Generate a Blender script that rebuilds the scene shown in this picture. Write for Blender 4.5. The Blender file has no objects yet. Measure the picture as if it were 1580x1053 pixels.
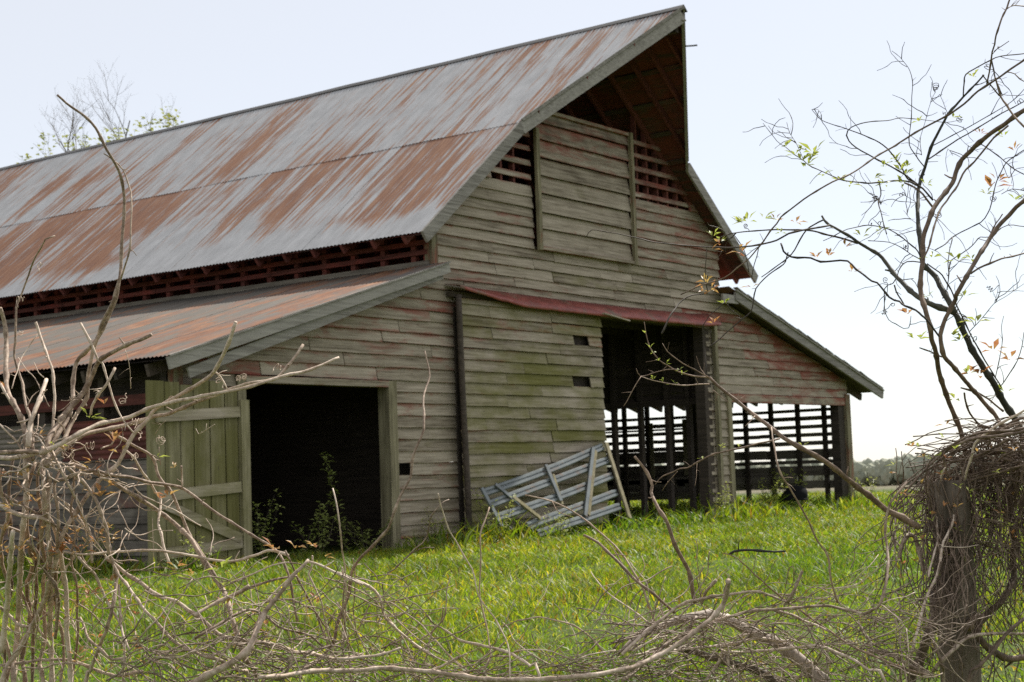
import bpy, math, random
import numpy as np
from mathutils import Vector, Matrix, noise as mnoise

random.seed(7); np.random.seed(7)
scene = bpy.context.scene
col = scene.collection
R = math.radians

# ------------------------------------------------------------------ camera (barn axes: X along the gable, Y along the ridge, Z up)
CX, CY = 790.0, 526.5
F = 2408.79
_a = np.array([-2440 - CX, 842 - CY, F]); _b = np.array([2600 - CX, 666 - CY, F])
_Y = _a / np.linalg.norm(_a); _X = _b / np.linalg.norm(_b)
_Z = np.cross(_X, _Y)
if _Z[1] > 0: _Z = -_Z
MC = np.stack([_X, _Y, _Z], 1)
CAM = np.array([-12.733, -14.631, 0.8])
cam_d = bpy.data.cameras.new('camera'); cam = bpy.data.objects.new('camera', cam_d); col.objects.link(cam)
right, down, fwd = MC[0], MC[1], MC[2]
m = Matrix.Identity(4)
for i in range(3):
    m[i][0] = right[i]; m[i][1] = -down[i]; m[i][2] = -fwd[i]; m[i][3] = CAM[i]
cam.matrix_world = m
cam_d.sensor_width = 36; cam_d.lens = 36 * F / 1580
cam_d.clip_start = 0.1; cam_d.clip_end = 6000
cam_d.dof.use_dof = True; cam_d.dof.focus_distance = 5.3; cam_d.dof.aperture_fstop = 10.0
scene.camera = cam

# ------------------------------------------------------------------ light
VEIL = 0.62
SUN_EL, SUN_AZ = 47.0, 90.7          # azimuth from +Y towards +X (high, to the right of the barn)
w = bpy.data.worlds.new('World'); scene.world = w; w.use_nodes = True
nt = w.node_tree; nt.nodes.clear()
sky = nt.nodes.new('ShaderNodeTexSky'); sky.sky_type = 'NISHITA'; sky.sun_disc = False
sky.sun_elevation = R(SUN_EL); sky.sun_rotation = R(SUN_AZ)
sky.air_density = 0.8; sky.dust_density = 0.5; sky.ozone_density = 2.5
bg = nt.nodes.new('ShaderNodeBackground'); bg.inputs[1].default_value = 0.1
wo = nt.nodes.new('ShaderNodeOutputWorld')
veil = nt.nodes.new('ShaderNodeMix'); veil.data_type = 'RGBA'; veil.inputs[0].default_value = VEIL   # thin even high cloud
veil.inputs[7].default_value = (7.65, 7.5, 7.2, 1)
nt.links.new(sky.outputs[0], veil.inputs[6]); nt.links.new(veil.outputs[2], bg.inputs[0]); nt.links.new(bg.outputs[0], wo.inputs[0])
sl = bpy.data.lights.new('sun', 'SUN'); sl.energy = 5.0; sl.angle = R(0.5); sl.color = (1, .95, .87)
so = bpy.data.objects.new('sun', sl); col.objects.link(so)
sd = Vector((math.cos(R(SUN_EL)) * math.sin(R(SUN_AZ)), math.cos(R(SUN_EL)) * math.cos(R(SUN_AZ)), math.sin(R(SUN_EL))))
so.rotation_euler = sd.to_track_quat('Z', 'Y').to_euler(); so.location = (40, 20, 60)
vs = scene.view_settings
vs.view_transform = 'Standard'; vs.look = 'None'; vs.gamma = 1; vs.use_curve_mapping = False
vs.exposure = 0.52
scene.cycles.max_bounces = 6; scene.cycles.diffuse_bounces = 3; scene.cycles.transparent_max_bounces = 6
scene.cycles.use_denoising = False

# ------------------------------------------------------------------ geometry helpers
def ray(px, py): return MC.T @ np.array([px - CX, py - CY, F])
def at(px, py, dep): return Vector(CAM + ray(px, py) / F * dep)
def on_y(px, py, y=0.0):
    d = ray(px, py); return Vector(CAM + d * ((y - CAM[1]) / d[1]))
def on_x(px, py, x=0.0):
    d = ray(px, py); return Vector(CAM + d * ((x - CAM[0]) / d[0]))
def on_plane(px, py, p0, n):
    d = ray(px, py); t = ((np.array(p0) - CAM) @ np.array(n)) / (d @ np.array(n)); return Vector(CAM + d * t)

def nz(x, y=0.0, z=0.0): return mnoise.noise(Vector((x, y, z)))

class MB:
    def __init__(s): s.v = []; s.f = []; s.smooth = False
    def quad(s, a, b, c, d):
        n = len(s.v); s.v += [tuple(a), tuple(b), tuple(c), tuple(d)]; s.f.append((n, n+1, n+2, n+3))
    def hexa(s, p):            # 8 points: bottom 4 (ccw), top 4
        n = len(s.v); s.v += [tuple(q) for q in p]
        for f in ((3,2,1,0),(4,5,6,7),(0,1,5,4),(1,2,6,5),(2,3,7,6),(3,0,4,7)): s.f.append(tuple(n+i for i in f))
    def box(s, x0, x1, y0, y1, z0, z1):
        s.hexa([(x0,y0,z0),(x1,y0,z0),(x1,y1,z0),(x0,y1,z0),(x0,y0,z1),(x1,y0,z1),(x1,y1,z1),(x0,y1,z1)])
    def bar(s, a, b, w, h, up=(0,0,1)):   # a beam from a to b, w sideways, h along up
        a, b = Vector(a), Vector(b); d = (b - a).normalized(); u = Vector(up)
        side = d.cross(u)
        if side.length < 1e-4: side = d.cross(Vector((1,0,0)))
        side.normalize(); u = side.cross(d).normalized()
        x, y = side * w/2, u * h/2
        s.hexa([a-x-y, a+x-y, b+x-y, b-x-y, a-x+y, a+x+y, b+x+y, b-x+y])
    def tube(s, pts, rad, n=6, cap=True):
        pts = [Vector(p) for p in pts]; base = len(s.v); m_ = len(pts)
        t0 = (pts[1]-pts[0]).normalized(); ref = Vector((0,0,1)) if abs(t0.z) < .9 else Vector((1,0,0))
        u = t0.cross(ref).normalized()
        for i, p in enumerate(pts):
            t = (pts[min(i+1, m_-1)] - pts[max(i-1, 0)])
            if t.length < 1e-9: t = t0
            t.normalize(); u = (u - t*u.dot(t))
            if u.length < 1e-6: u = t.cross(Vector((.3,.5,.8)))
            u.normalize(); v_ = t.cross(u); r_ = rad[i] if hasattr(rad, '__len__') else rad
            for k in range(n):
                a = 2*math.pi*k/n; s.v.append(tuple(p + (u*math.cos(a) + v_*math.sin(a))*r_))
        for i in range(m_-1):
            for k in range(n):
                a = base+i*n+k; b = base+i*n+(k+1) % n
                s.f.append((a, b, b+n, a+n))
        if cap:
            s.f.append(tuple(base+k for k in reversed(range(n)))); s.f.append(tuple(base+(m_-1)*n+k for k in range(n)))
    def build(s, name, mat, parent=None, smooth=False, color=None):
        me = bpy.data.meshes.new(name); me.from_pydata(s.v, [], s.f); me.update()
        if smooth: me.polygons.foreach_set('use_smooth', [True]*len(me.polygons))
        o = bpy.data.objects.new(name, me); col.objects.link(o)
        me.materials.append(mat)
        if parent is not None: o.parent = parent
        if color is not None: o.color = (*color, 1)
        return o

def empty(name, loc=(0,0,0)):
    o = bpy.data.objects.new(name, None); col.objects.link(o); o.location = loc; o.empty_display_size = .2
    return o
def tag(o, label=None, cat=None, group=None, kind=None):
    for k, v_ in (('label', label), ('category', cat), ('group', group), ('kind', kind)):
        if v_: o[k] = v_
    return o

def catmull(pts, step):
    P = [Vector(p) for p in pts]
    if len(P) < 3: 
        n = max(2, int((P[-1]-P[0]).length/step)); return [P[0].lerp(P[-1], i/n) for i in range(n+1)]
    P = [P[0]*2 - P[1]] + P + [P[-1]*2 - P[-2]]
    out = []
    for i in range(1, len(P)-2):
        n = max(1, int(math.ceil((P[i+1]-P[i]).length/step)))
        for k in range(n):
            t = k/n; a, b, c, d = P[i-1], P[i], P[i+1], P[i+2]
            out.append(.5*((2*b) + (c-a)*t + (2*a-5*b+4*c-d)*t*t + (3*b-a-3*c+d)*t**3))
    out.append(P[-2]); return out

# ------------------------------------------------------------------ materials
class N:
    def __init__(s, name):
        s.m = bpy.data.materials.new(name); s.m.use_nodes = True; s.t = s.m.node_tree
        s.b = s.t.nodes['Principled BSDF']; s.out = s.t.nodes['Material Output']
    def node(s, typ, **kw):
        n = s.t.nodes.new(typ)
        for k, v_ in kw.items(): setattr(n, k, v_)
        return n
    def link(s, a, b): s.t.links.new(a, b)
    def val(s, sock, v_):
        if hasattr(v_, 'is_linked') or hasattr(v_, 'links'): s.link(v_, sock)
        else: sock.default_value = v_
    def pos(s):
        return s.node('ShaderNodeNewGeometry').outputs['Position']
    def mapping(s, vec, scale, loc=(0,0,0), rot=(0,0,0)):
        n = s.node('ShaderNodeMapping'); s.link(vec, n.inputs[0]); n.inputs['Scale'].default_value = scale
        n.inputs['Rotation'].default_value = rot
        if hasattr(loc, 'links'): s.link(loc, n.inputs['Location'])
        else: n.inputs['Location'].default_value = loc
        return n.outputs[0]
    def noise(s, vec, scale=1.0, detail=4, rough=.55, dist=0.0):
        n = s.node('ShaderNodeTexNoise'); s.link(vec, n.inputs['Vector'])
        n.inputs['Scale'].default_value = scale; n.inputs['Detail'].default_value = detail
        n.inputs['Roughness'].default_value = rough; n.inputs['Distortion'].default_value = dist
        return n.outputs['Fac']
    def ramp(s, fac, stops):
        n = s.node('ShaderNodeValToRGB'); s.link(fac, n.inputs[0]); e = n.color_ramp.elements
        while len(e) < len(stops): e.new(.5)
        for el, (p, c) in zip(e, stops):
            el.position = p; el.color = (*c, 1) if hasattr(c, '__len__') else (c, c, c, 1)
        return n.outputs[0]
    def math(s, op, a, b=0.0, c=0.0, clamp=False):
        n = s.node('ShaderNodeMath', operation=op, use_clamp=clamp)
        s.val(n.inputs[0], a); s.val(n.inputs[1], b); s.val(n.inputs[2], c); return n.outputs[0]
    def mix(s, fac, a, b, blend='MIX'):
        n = s.node('ShaderNodeMix', data_type='RGBA', blend_type=blend); s.val(n.inputs[0], fac)
        for sk, v_ in ((n.inputs[6], a), (n.inputs[7], b)):
            if hasattr(v_, '__len__'): sk.default_value = (*v_, 1)
            else: s.link(v_, sk)
        return n.outputs[2]
    def info(s): return s.node('ShaderNodeObjectInfo')
    def sep(s, c):
        n = s.node('ShaderNodeSeparateColor'); s.link(c, n.inputs[0]); return n.outputs
    def bump(s, h, strength=.4, dist=.01):
        n = s.node('ShaderNodeBump'); n.inputs['Strength'].default_value = strength; n.inputs['Distance'].default_value = dist
        s.link(h, n.inputs['Height']); s.link(n.outputs[0], s.b.inputs['Normal'])
    def fin(s, color, rough=.8, metal=0.0, spec=None):
        s.val(s.b.inputs['Base Color'], color if not isinstance(color, tuple) else (*color, 1))
        s.val(s.b.inputs['Roughness'], rough); s.val(s.b.inputs['Metallic'], metal)
        if spec is not None: s.b.inputs['Specular IOR Level'].default_value = spec
        return s.m

def wood(name, axis, light=(.47,.40,.315), mid=(.315,.265,.20), dark=(.13,.102,.07), red=(.20,.048,.034), green=(.15,.145,.022)):
    """weathered siding: grain along `axis`; object colour r = paint left, g = algae, b = grime and painted shade"""
    n = N(name); p = n.pos(); inf = n.info()
    rnd = inf.outputs['Random']
    comb = n.node('ShaderNodeCombineXYZ')
    for i in range(3): n.link(n.math('MULTIPLY', rnd, 37.0 + 11*i), comb.inputs[i])
    sc = [26.0, 26.0, 26.0]; sc[axis] = 1.1
    g1 = n.noise(n.mapping(p, tuple(sc), comb.outputs[0]), 1.0, 6, .62, .4)
    sc2 = [90.0]*3; sc2[axis] = 3.0
    g2 = n.noise(n.mapping(p, tuple(sc2), comb.outputs[0]), 1.0, 3, .6)
    blot = n.noise(n.mapping(p, (1, 1, 1), comb.outputs[0]), 1.7, 5, .6)
    f = n.math('ADD', n.math('MULTIPLY', g1, .65), n.math('ADD', n.math('MULTIPLY', g2, .3), n.math('MULTIPLY', blot, .25)))
    f = n.math('ADD', f, n.math('MULTIPLY', n.math('SUBTRACT', rnd, .5), .15))
    c = n.ramp(f, [(.42, dark), (.58, mid), (.76, light)])
    rgb = n.sep(inf.outputs['Color'])
    # remains of paint
    sc3 = [5.0]*3; sc3[axis] = 1.3
    pr = n.noise(n.mapping(p, tuple(sc3), comb.outputs[0]), 1.0, 8, .72, .6)
    tc = n.node('ShaderNodeTexCoord'); gs = n.node('ShaderNodeSeparateXYZ'); n.link(tc.outputs['Generated'], gs.inputs[0])
    edge = n.math('MULTIPLY', n.math('POWER', gs.outputs['Z'], 5.0), .20)      # paint survives under the lap of the next board
    edge = n.math('ADD', edge, n.math('MULTIPLY', n.math('POWER', n.math('SUBTRACT', 1.0, gs.outputs['Z']), 9.0), .14))
    if axis == 0: pr = n.math('ADD', pr, edge)
    pm = n.math('MULTIPLY', n.math('SUBTRACT', n.math('ADD', pr, rgb[0]), .90), 5.0, clamp=True)
    c = n.mix(n.math('MULTIPLY', pm, .84), c, n.mix(g1, red, tuple(x*1.5 for x in red)))
    # algae
    sc4 = [2.3]*3; sc4[axis] = 1.0
    ga = n.noise(n.mapping(p, tuple(sc4), (3, 5, 1)), 1.0, 6, .62)
    gm = n.math('MULTIPLY', n.math('SUBTRACT', n.math('ADD', ga, rgb[1]), .80), 3.4, clamp=True)
    c = n.mix(n.math('MULTIPLY', gm, .8), c, n.mix(g1, tuple(x*.6 for x in green), tuple(x*1.25 for x in green)))
    # grime, and shade painted onto some boards
    dn = n.noise(p, 2.2, 6, .65)
    dm = n.math('MULTIPLY', n.math('SUBTRACT', n.math('ADD', dn, rgb[2]), .95), 3.0, clamp=True)
    c = n.mix(n.math('MULTIPLY', dm, .75), c, (.035, .03, .025))
    sc5 = [7.0]*3; sc5[axis] = 2.6      # knots
    vor = n.node('ShaderNodeTexVoronoi'); n.link(n.mapping(p, tuple(sc5), comb.outputs[0]), vor.inputs['Vector']); vor.inputs['Scale'].default_value = 1.0
    kn = n.math('MULTIPLY', n.math('SUBTRACT', .11, vor.outputs['Distance']), 12.0, clamp=True)
    c = n.mix(n.math('MULTIPLY', kn, .7), c, dark)
    n.bump(n.math('ADD', g1, n.math('MULTIPLY', g2, .5)), .35, .005)
    return n.fin(c, .88, spec=.2)

M = {}
M['wood_x'] = wood('weathered_siding', 0)
M['wood_z'] = wood('weathered_upright_board', 2, green=(.135,.125,.035), light=(.37,.325,.215), mid=(.235,.205,.13), dark=(.10,.085,.052))
M['wood_y'] = wood('weathered_side_board', 1, light=(.27,.235,.195), mid=(.17,.145,.12), dark=(.08,.065,.052))
M['trim'] = wood('grey_verge_board', 0, light=(.37,.345,.31), mid=(.255,.235,.21), dark=(.13,.118,.10))
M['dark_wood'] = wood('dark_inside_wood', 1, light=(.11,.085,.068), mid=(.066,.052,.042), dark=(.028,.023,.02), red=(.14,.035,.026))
M['red_wood'] = wood('red_painted_wood', 1, light=(.20,.065,.05), mid=(.13,.042,.034), dark=(.06,.025,.02), red=(.25,.05,.04))

def roof_mat(name, horiz_axis, along, rust_bias, dirt_shade=0.0, base=(.435,.435,.44), metal=.35, rough=.52):
    """galvanised sheet with rust bleeding down the slope. along = mapping scale that stretches down the slope"""
    n = N(name); p = n.pos(); inf = n.info(); rnd = inf.outputs['Random']
    comb = n.node('ShaderNodeCombineXYZ')
    n.link(n.math('MULTIPLY', rnd, 9.0), comb.inputs[0]); n.link(n.math('MULTIPLY', rnd, 1.2), comb.inputs[2])
    streak = n.noise(n.mapping(p, along), 1.0, 6, .62, .25)
    fine = n.noise(n.mapping(p, (along[0]*2.6, along[1]*2.4, along[2]*2.6)), 1.0, 5, .6)
    big = n.noise(n.mapping(p, (.32, .16, .32), (4.2, 7.7, 1.3)), 1.0, 3, .55)
    rgb = n.sep(inf.outputs['Color'])
    s = n.math('ADD', n.math('MULTIPLY', streak, .78), n.math('ADD', n.math('MULTIPLY', fine, .30), n.math('MULTIPLY', big, .44)))
    s = n.math('ADD', s, n.math('ADD', n.math('MULTIPLY', rgb[0], .5), n.math('MULTIPLY', n.math('SUBTRACT', rnd, .5), .15)))
    sp = n.node('ShaderNodeSeparateXYZ'); n.link(p, sp.inputs[0])
    wob = n.math('ADD', sp.outputs['Z'], n.math('MULTIPLY', streak, -.55))
    eave = n.math('SUBTRACT', 1.0, n.math('MULTIPLY', n.math('SUBTRACT', wob, 4.13), 2.6, clamp=True))
    if not dirt_shade: s = n.math('SUBTRACT', s, n.math('MULTIPLY', eave, .16))
    rm = n.math('MULTIPLY', n.math('SUBTRACT', s, rust_bias), 11.0, clamp=True)
    zinc = n.ramp(n.noise(n.mapping(p, (2.5, 5, 2.5)), 1.0, 5, .6), [(.3, tuple(x*.72 for x in base)), (.7, base)])
    zinc = n.mix(n.math('MULTIPLY', n.math('SUBTRACT', fine, .42), 2.0, clamp=True), zinc, tuple(x*.66 for x in base))
    rust = n.ramp(n.math('ADD', n.math('MULTIPLY', fine, .6), n.math('MULTIPLY', streak, .4)), [(.32, (.09,.036,.018)), (.5, (.20,.080,.036)), (.68, (.33,.18,.10))])
    c = n.mix(n.math('MULTIPLY', rm, .93), zinc, rust)
    if dirt_shade:
        dn = n.noise(n.mapping(p, (.9, 2.6, .9)), 1.0, 7, .68)
        c = n.mix(n.math('MULTIPLY', n.math('SUBTRACT', dn, .47), 3.0*dirt_shade, clamp=True), c, (.11, .105, .10))
    n.bump(fine, .12, .004)
    rough = n.math('ADD', rough, n.math('MULTIPLY', rm, .85-rough))
    return n.fin(c, rough, n.math('MULTIPLY', n.math('SUBTRACT', 1.0, rm), metal), spec=.35)
M['post'] = wood('old_round_post', 2, light=(.20,.16,.125), mid=(.10,.08,.06), dark=(.04,.032,.024), green=(.07,.075,.02))
M['roof'] = roof_mat('rusted_roof_sheet', 1, (.62, 13.0, .62), .80)
M['wing_roof'] = roof_mat('rusted_lean_to_sheet', 1, (.8, 2.6, .8), .775, dirt_shade=1.3, base=(.15,.13,.108), metal=0.0, rough=.8)

n = N('rust_red_sheet'); p = n.pos()
c = n.ramp(n.noise(n.mapping(p, (3.2, 6, 9)), 1.0, 8, .72), [(.3, (.11,.032,.022)), (.5, (.26,.055,.04)), (.62, (.30,.085,.06)), (.74, (.38,.22,.18))])
c = n.mix(n.math('MULTIPLY', n.math('SUBTRACT', n.noise(p, 2.0, 7, .7), .52), 6.0, clamp=True), c, (.13, .10, .06))
M['red_sheet'] = n.fin(c, .55, 0.1)
n = N('galvanised_gate'); p = n.pos()
c = n.ramp(n.noise(p, 5, 6, .6), [(.3, (.10,.112,.112)), (.7, (.18,.20,.20))])
c = n.mix(n.math('MULTIPLY', n.math('SUBTRACT', n.noise(n.mapping(p, (3, 3, 9)), 1.0, 8, .72), .56), 7.0, clamp=True), c, (.20, .12, .07))
M['gate'] = n.fin(c, .4, .2)
n = N('black_rubber'); M['rubber'] = n.fin((.008,.008,.009), .9, spec=.1)
n = N('blackened_iron'); M['iron'] = n.fin((.05,.048,.045), .55, .5)
n = N('blue_paint'); M['blue'] = n.fin((.05,.085,.16), .5)

def bark(name, lo, mid, hi, sc=60.0, rough=.7, bump=.35):
    n = N(name); p = n.pos(); inf = n.info()
    a = n.noise(p, sc, 6, .65); b = n.noise(p, sc*.16, 4, .6)
    f = n.math('ADD', n.math('MULTIPLY', a, .55), n.math('MULTIPLY', b, .45))
    f = n.math('ADD', f, n.math('MULTIPLY', n.math('SUBTRACT', inf.outputs['Random'], .5), .24))
    n.bump(a, bump, .003)
    return n.fin(n.ramp(f, [(.34, lo), (.5, mid), (.68, hi)]), rough, spec=.35)
M['vine'] = bark('pale_vine_bark', (.16,.105,.07), (.41,.31,.23), (.70,.58,.47))
M['vine_brown'] = bark('brown_vine_bark', (.13,.085,.055), (.28,.19,.13), (.46,.35,.26))
M['twig'] = bark('dark_twig_bark', (.030,.024,.018), (.062,.048,.036), (.12,.09,.07))
M['trunk_dark'] = bark('dark_green_bark', (.022,.022,.018), (.045,.043,.034), (.095,.09,.07), 40)
M['trunk_brown'] = bark('brown_sapling_bark', (.08,.053,.033), (.165,.11,.072), (.28,.20,.14), 45)
M['log'] = bark('rough_log_bark', (.10,.075,.055), (.25,.195,.15), (.42,.35,.29), 30, bump=.8)
M['tangle'] = bark('tangled_vine_bark', (.075,.05,.034), (.20,.142,.10), (.50,.40,.31))
M['mound'] = bark('mound_vine_bark', (.05,.032,.022), (.145,.10,.07), (.36,.275,.205))
M['far_bark'] = bark('far_tree_bark', (.10,.09,.08), (.17,.15,.13), (.24,.22,.20), 3)

def leaf_mat(name, c0, c1, trans=.45, rough=.45, sc=3.0, attr=False):
    n = N(name); p = n.pos()
    if attr:
        at_ = n.node('ShaderNodeAttribute', attribute_name='tint'); c = at_.outputs['Color']
    else:
        c = n.mix(n.ramp(n.noise(p, sc, 3, .6), [(.35, 0.0), (.65, 1.0)]), c0, c1)
    n.fin(c, rough, spec=.5)
    tr = n.node('ShaderNodeBsdfTranslucent'); n.link(c, tr.inputs[0])
    if attr:
        c2 = n.mix(1.0, c, (1.5, 1.45, .75), 'MULTIPLY'); n.link(c2, tr.inputs[0])
    mx = n.node('ShaderNodeMixShader'); mx.inputs[0].default_value = trans
    n.link(n.b.outputs[0], mx.inputs[1]); n.link(tr.outputs[0], mx.inputs[2]); n.link(mx.outputs[0], n.out.inputs[0])
    return n.m
M['leaf_green'] = leaf_mat('young_green_leaf', (.30,.36,.06), (.42,.44,.10), .5)
M['leaf_orange'] = leaf_mat('young_red_leaf', (.40,.15,.07), (.46,.32,.10), .45, sc=20)
M['weed'] = leaf_mat('weed_leaf', (.22,.27,.06), (.36,.39,.12), .4)
M['flower'] = leaf_mat('pale_petal', (.75,.74,.55), (.78,.70,.22), .3, sc=8)
M['far_leaf'] = leaf_mat('far_tree_leaf', (.22,.26,.06), (.34,.34,.09), .5)
M['grass'] = leaf_mat('grass_blade', None, None, .5, .52, attr=True)
n = N('field_ground'); p = n.pos()
far = n.ramp(n.noise(p, .02, 4, .6), [(.35, (.17,.14,.11)), (.65, (.12,.12,.06))])
near = n.ramp(n.noise(p, 9, 8, .75), [(.35, (.04,.05,.014)), (.65, (.085,.12,.025))])
d_ = n.node('ShaderNodeVectorMath', operation='DISTANCE'); n.link(p, d_.inputs[0]); d_.inputs[1].default_value = tuple(CAM)
M['ground'] = n.fin(n.mix(n.math('MULTIPLY', n.math('SUBTRACT', d_.outputs['Value'], 70), .01, clamp=True), near, far), .95, spec=.1)
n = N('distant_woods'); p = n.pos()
M['woods'] = n.fin(n.ramp(n.noise(p, .35, 6, .7), [(.3, (.24,.26,.22)), (.55, (.33,.34,.26)), (.75, (.42,.38,.31))]), .95, spec=.1)  # paleness stands in for haze over the distance

# ------------------------------------------------------------------ terrain
def sstep(t): t = max(0.0, min(1.0, t)); return t*t*(3-2*t)
def ground_z(x, y):
    r = math.hypot(x - CAM[0], y - CAM[1])
    near = sstep((r - 3.0) / 17.0)
    z = -.78 + .54*near
    if r > 48: z -= .0162*(min(r, 620) - 48)*sstep((r-48)/25)
    z += .03*nz(x*.35, y*.35, 2.0)*min(1, r/8)
    return z
g = MB(); rings = [0.5] + [3*1.13**i for i in range(0, 58)]; rings = [r for r in rings if r < 3500]
NA = 128
for r in rings:
    for k in range(NA):
        a = 2*math.pi*k/NA; x = CAM[0]+r*math.cos(a); y = CAM[1]+r*math.sin(a); g.v.append((x, y, ground_z(x, y)))
for i in range(len(rings)-1):
    for k in range(NA):
        a = i*NA+k; b = i*NA+(k+1) % NA; g.f.append((a, b, b+NA, a+NA))
g.f.append(tuple(range(NA)))
tag(g.build('ground', M['ground'], smooth=True), kind='structure')

# far woods: a bumpy mass of crowns down in the valley
wd = MB()
import bmesh
for k in range(150):
    px = 850 + 900*k/150 + random.uniform(-4, 4); rr = random.uniform(560, 640)
    d = ray(px, 712); d = d/np.hypot(d[0], d[1]); x = CAM[0]+d[0]*rr; y = CAM[1]+d[1]*rr
    gz = ground_z(x, y); hh = random.uniform(8.5, 12.0) - .6*abs(math.sin(px*.02))
    bm = bmesh.new(); bmesh.ops.create_icosphere(bm, subdivisions=3, radius=1)
    sx = random.uniform(2.6, 4.4); o_ = random.uniform(0, 50); base = len(wd.v)
    for v_ in bm.verts:
        q = v_.co; k_ = 1 + .30*nz(q.x*2+o_, q.y*2, q.z*2) + .22*nz(q.x*6+o_, q.y*6, q.z*6)
        wd.v.append((x + q.x*sx*k_, y + q.y*sx*k_, gz + hh*.52 + q.z*hh*.5*k_))
    wd.f += [tuple(base + v_.index for v_ in f.verts) for f in bm.faces]; bm.free()
tag(wd.build('distant_woods', M['woods']), 'haze-tinted line of spring woods beyond the field on the horizon', 'woods', kind='stuff')

# ------------------------------------------------------------------ THE BARN
LEN = 25.0
XR, ZR = 9.4, 8.38          # ridge
XE, ZE = 4.38, 4.31         # left main eave
XQ, ZQ = 14.45, 4.48        # right main eave
SL = (ZR-ZE)/(XR-XE); SR = (ZR-ZQ)/(XQ-XR)
WL0, WLZ = -.38, 2.31       # left wing eave
WLT, WLTZ = 4.98, 3.90      # left wing top, against the clerestory
WR1, WRZ = 20.2, 2.33       # right wing eave
WRT, WRTZ = 13.62, 4.06
zl = lambda x: ZR - SL*(XR-x)
zr = lambda x: ZR - SR*(x-XR)
wl = lambda x: WLTZ - (WLTZ-WLZ)/(WLT-WL0)*(WLT-x)
wr = lambda x: WRTZ - (WRTZ-WRZ)/(WR1-WRT)*(x-WRT)
YV = -.34                   # verge overhang
HY = -1.88                  # tip of the hay hood
HXL, HXR = 6.85, 11.98      # where the hood starts on each slope
GZ = -.26                   # foot of the walls

barn = empty('barn', (9.4, 0, 0)); tag(barn, 'weathered wooden barn with rusty metal roof, hay hood and open lean-to wings', 'barn')
barn.location = (0, 0, 0)
def part(mb, name, mat, parent=None, color=(0,0,0), smooth=False): return mb.build(name, mat, parent or barn, smooth, color)

def plank(x0b, x1b, x0t, x1t, z0, z1, y, thick=.022, ragged=.008, name='plank', mat=None, parent=None, color=(0,0,0), lap=.012):
    """horizontal board: bottom edge proud by lap, edges worn"""
    mb = MB(); n_ = max(3, min(8, int((x1b-x0b)/.28))); s_ = random.uniform(0, 90)
    tilt = random.uniform(-.006, .006)
    rows = []; gap = random.uniform(.005, .014); lap = lap*random.uniform(.9, 1.6)
    for i in range(n_+1):
        t = i/n_; xb = x0b+(x1b-x0b)*t; xt = x0t+(x1t-x0t)*t
        dz = (t-.5)*tilt*2; e = ragged*(nz(xb*2.5, s_) + .8*nz(xb*8, s_, 4)); e2 = ragged*.5*nz(xt*3, s_, 9)
        yb = y - lap + .006*nz(xb*.9, s_, 3); yt = y + .004*nz(xb*.9, s_, 5)
        rows.append(((xb, yb, z0+dz+max(e, -.004)+gap), (xt, yt+.022, z1+dz+e2+.020), (xt, yt+.022+thick*.6, z1+dz+e2+.020), (xb, yb+thick, z0+dz+max(e, -.004)+gap)))
    for r_ in rows: mb.v += list(r_)
    for i in range(n_):
        a = i*4
        for k in range(4): mb.f.append((a+k, a+4+k, a+4+(k+1) % 4, a+(k+1) % 4))
    mb.f.append((0, 1, 2, 3)); e = n_*4; mb.f.append((e+3, e+2, e+1, e))
    return part(mb, name, mat or M['wood_x'], parent, color)

def split(a, b, lo=.9, hi=3.0):
    out = []; x = a
    while b - x > hi*1.15:
        L = random.uniform(lo, hi)
        if b - (x+L) < .5: break
        out.append((x, x+L)); x += L
    out.append((x, b)); return out

# --- siding of the gable
RH = .172
def left_edge(z):
    if z < WLZ-.05: return 0.0
    if z < WLTZ-.02: return max(0.0, WLT - (WLTZ-.06-z)/((WLTZ-WLZ)/(WLT-WL0)))
    return max(4.95, XR-(ZR-.08-z)/SL)
def right_edge(z):
    if z < WRZ-.12: return 19.1
    if z < WRTZ-.08: return min(19.1, WRT + (WRTZ-.1-z)/((WRTZ-WRZ)/(WR1-WRT)))
    return min(13.6, XR+(ZR-.1-z)/SR)
def cuts(zm):
    c_ = []
    if zm < 2.13: c_.append((1.0, 4.02 if not .78 < zm < .965 else 4.36))
    if zm < 3.44: c_.append((5.85, 12.98))
    if zm < 2.10: c_.append((13.78, 99))
    if zm > 4.40: c_.append((7.56, 10.52))
    if zm > 5.38: c_.append((6.46, 7.56))
    if zm > 5.50: c_.append((10.5, 12.6))
    return c_
z = GZ; row = 0
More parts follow.
